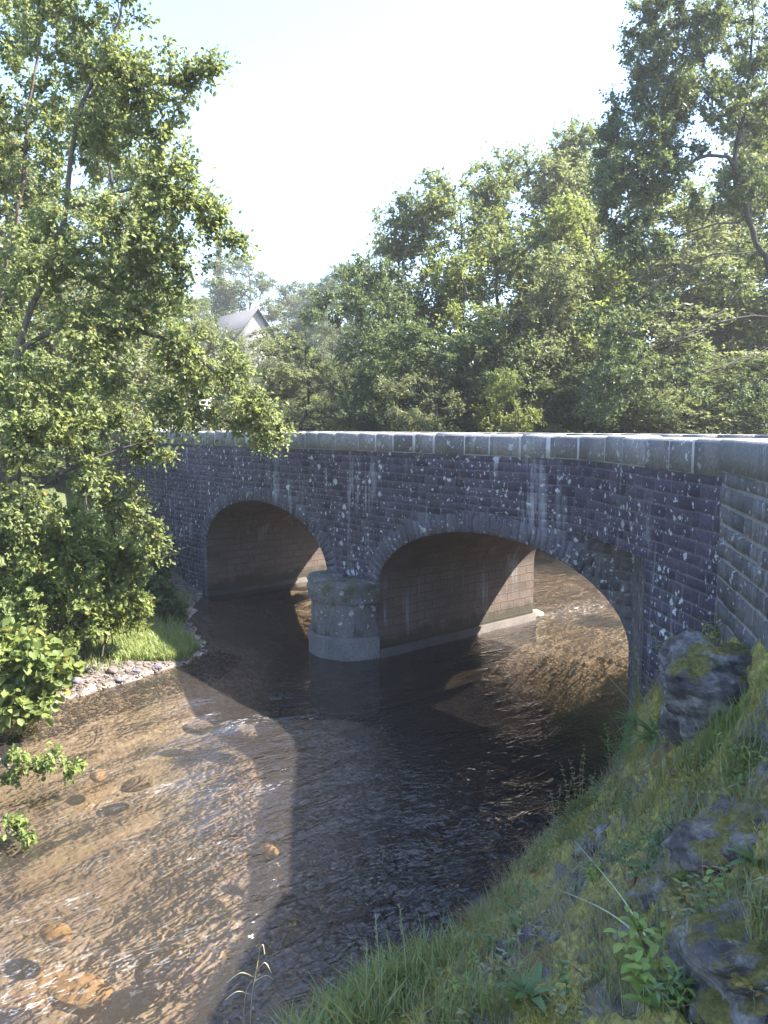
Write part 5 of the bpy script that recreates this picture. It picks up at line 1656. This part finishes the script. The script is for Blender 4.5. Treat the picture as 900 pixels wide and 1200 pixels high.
# ------------------------------------------------------------------ summer haze
HAZE_D = .0008
if HAZE_D:
    hz = MB(); hz.box((0, 132, 18.5), (540, 400, 41))
    m, nt, out = newmat('thin_haze')
    pv = nt.nodes.new('ShaderNodeVolumePrincipled'); pv.inputs['Color'].default_value = (.93, .95, 1, 1)
    pv.inputs['Density'].default_value = HAZE_D; pv.inputs['Anisotropy'].default_value = .3
    nt.links.new(pv.outputs[0], out.inputs['Volume'])
    tag(hz.build('haze', [m]), kind='stuff')

# ------------------------------------------------------------------ light, sky, camera
SUN_AZ, SUN_EL = 87.0, 46.5        # azimuth to the right of the view direction (+Y)
sd = Vector((math.sin(R(SUN_AZ)) * math.cos(R(SUN_EL)), math.cos(R(SUN_AZ)) * math.cos(R(SUN_EL)), math.sin(R(SUN_EL))))
sun = bpy.data.lights.new('sun', 'SUN'); sun.energy = 4.2; sun.angle = R(.53); sun.color = (1, .95, .86)
so = bpy.data.objects.new('sun', sun); so.rotation_euler = (-sd).to_track_quat('-Z', 'Y').to_euler(); so.location = (20, 5, 30); link(so)
wld = bpy.data.worlds.new('World'); S.world = wld; wld.use_nodes = True
nt = wld.node_tree; nt.nodes.clear()
sky = nt.nodes.new('ShaderNodeTexSky'); sky.sky_type = 'NISHITA'; sky.sun_disc = False
sky.sun_elevation = R(SUN_EL); sky.sun_rotation = R(SUN_AZ); sky.dust_density = 1.1; sky.air_density = 1.0; sky.ozone_density = 4.0
bg = nt.nodes.new('ShaderNodeBackground'); bg.inputs[1].default_value = .09
wo = nt.nodes.new('ShaderNodeOutputWorld')
nt.links.new(sky.outputs[0], bg.inputs[0]); nt.links.new(bg.outputs[0], wo.inputs[0])

cam = bpy.data.cameras.new('camera'); co = bpy.data.objects.new('camera', cam); link(co)
co.location = (0, 0, CAMZ); co.rotation_euler = (R(90) - PITCH, 0, 0)
cam.sensor_fit = 'VERTICAL'; cam.sensor_height = 24; cam.sensor_width = 18; cam.lens = 18
cam.clip_start = .05; cam.clip_end = 2000
S.camera = co
S.view_settings.view_transform = 'Standard'; S.view_settings.look = 'None'
S.view_settings.exposure = 2.95; S.view_settings.gamma = 1.0
S.cycles.max_bounces = 8; S.cycles.transparent_max_bounces = 12; S.cycles.diffuse_bounces = 3
S.cycles.glossy_bounces = 3; S.cycles.transmission_bounces = 4
S.cycles.use_denoising = True
S.cycles.use_adaptive_sampling = True; S.cycles.adaptive_threshold = .012
S.cycles.caustics_reflective = False; S.cycles.caustics_refractive = False
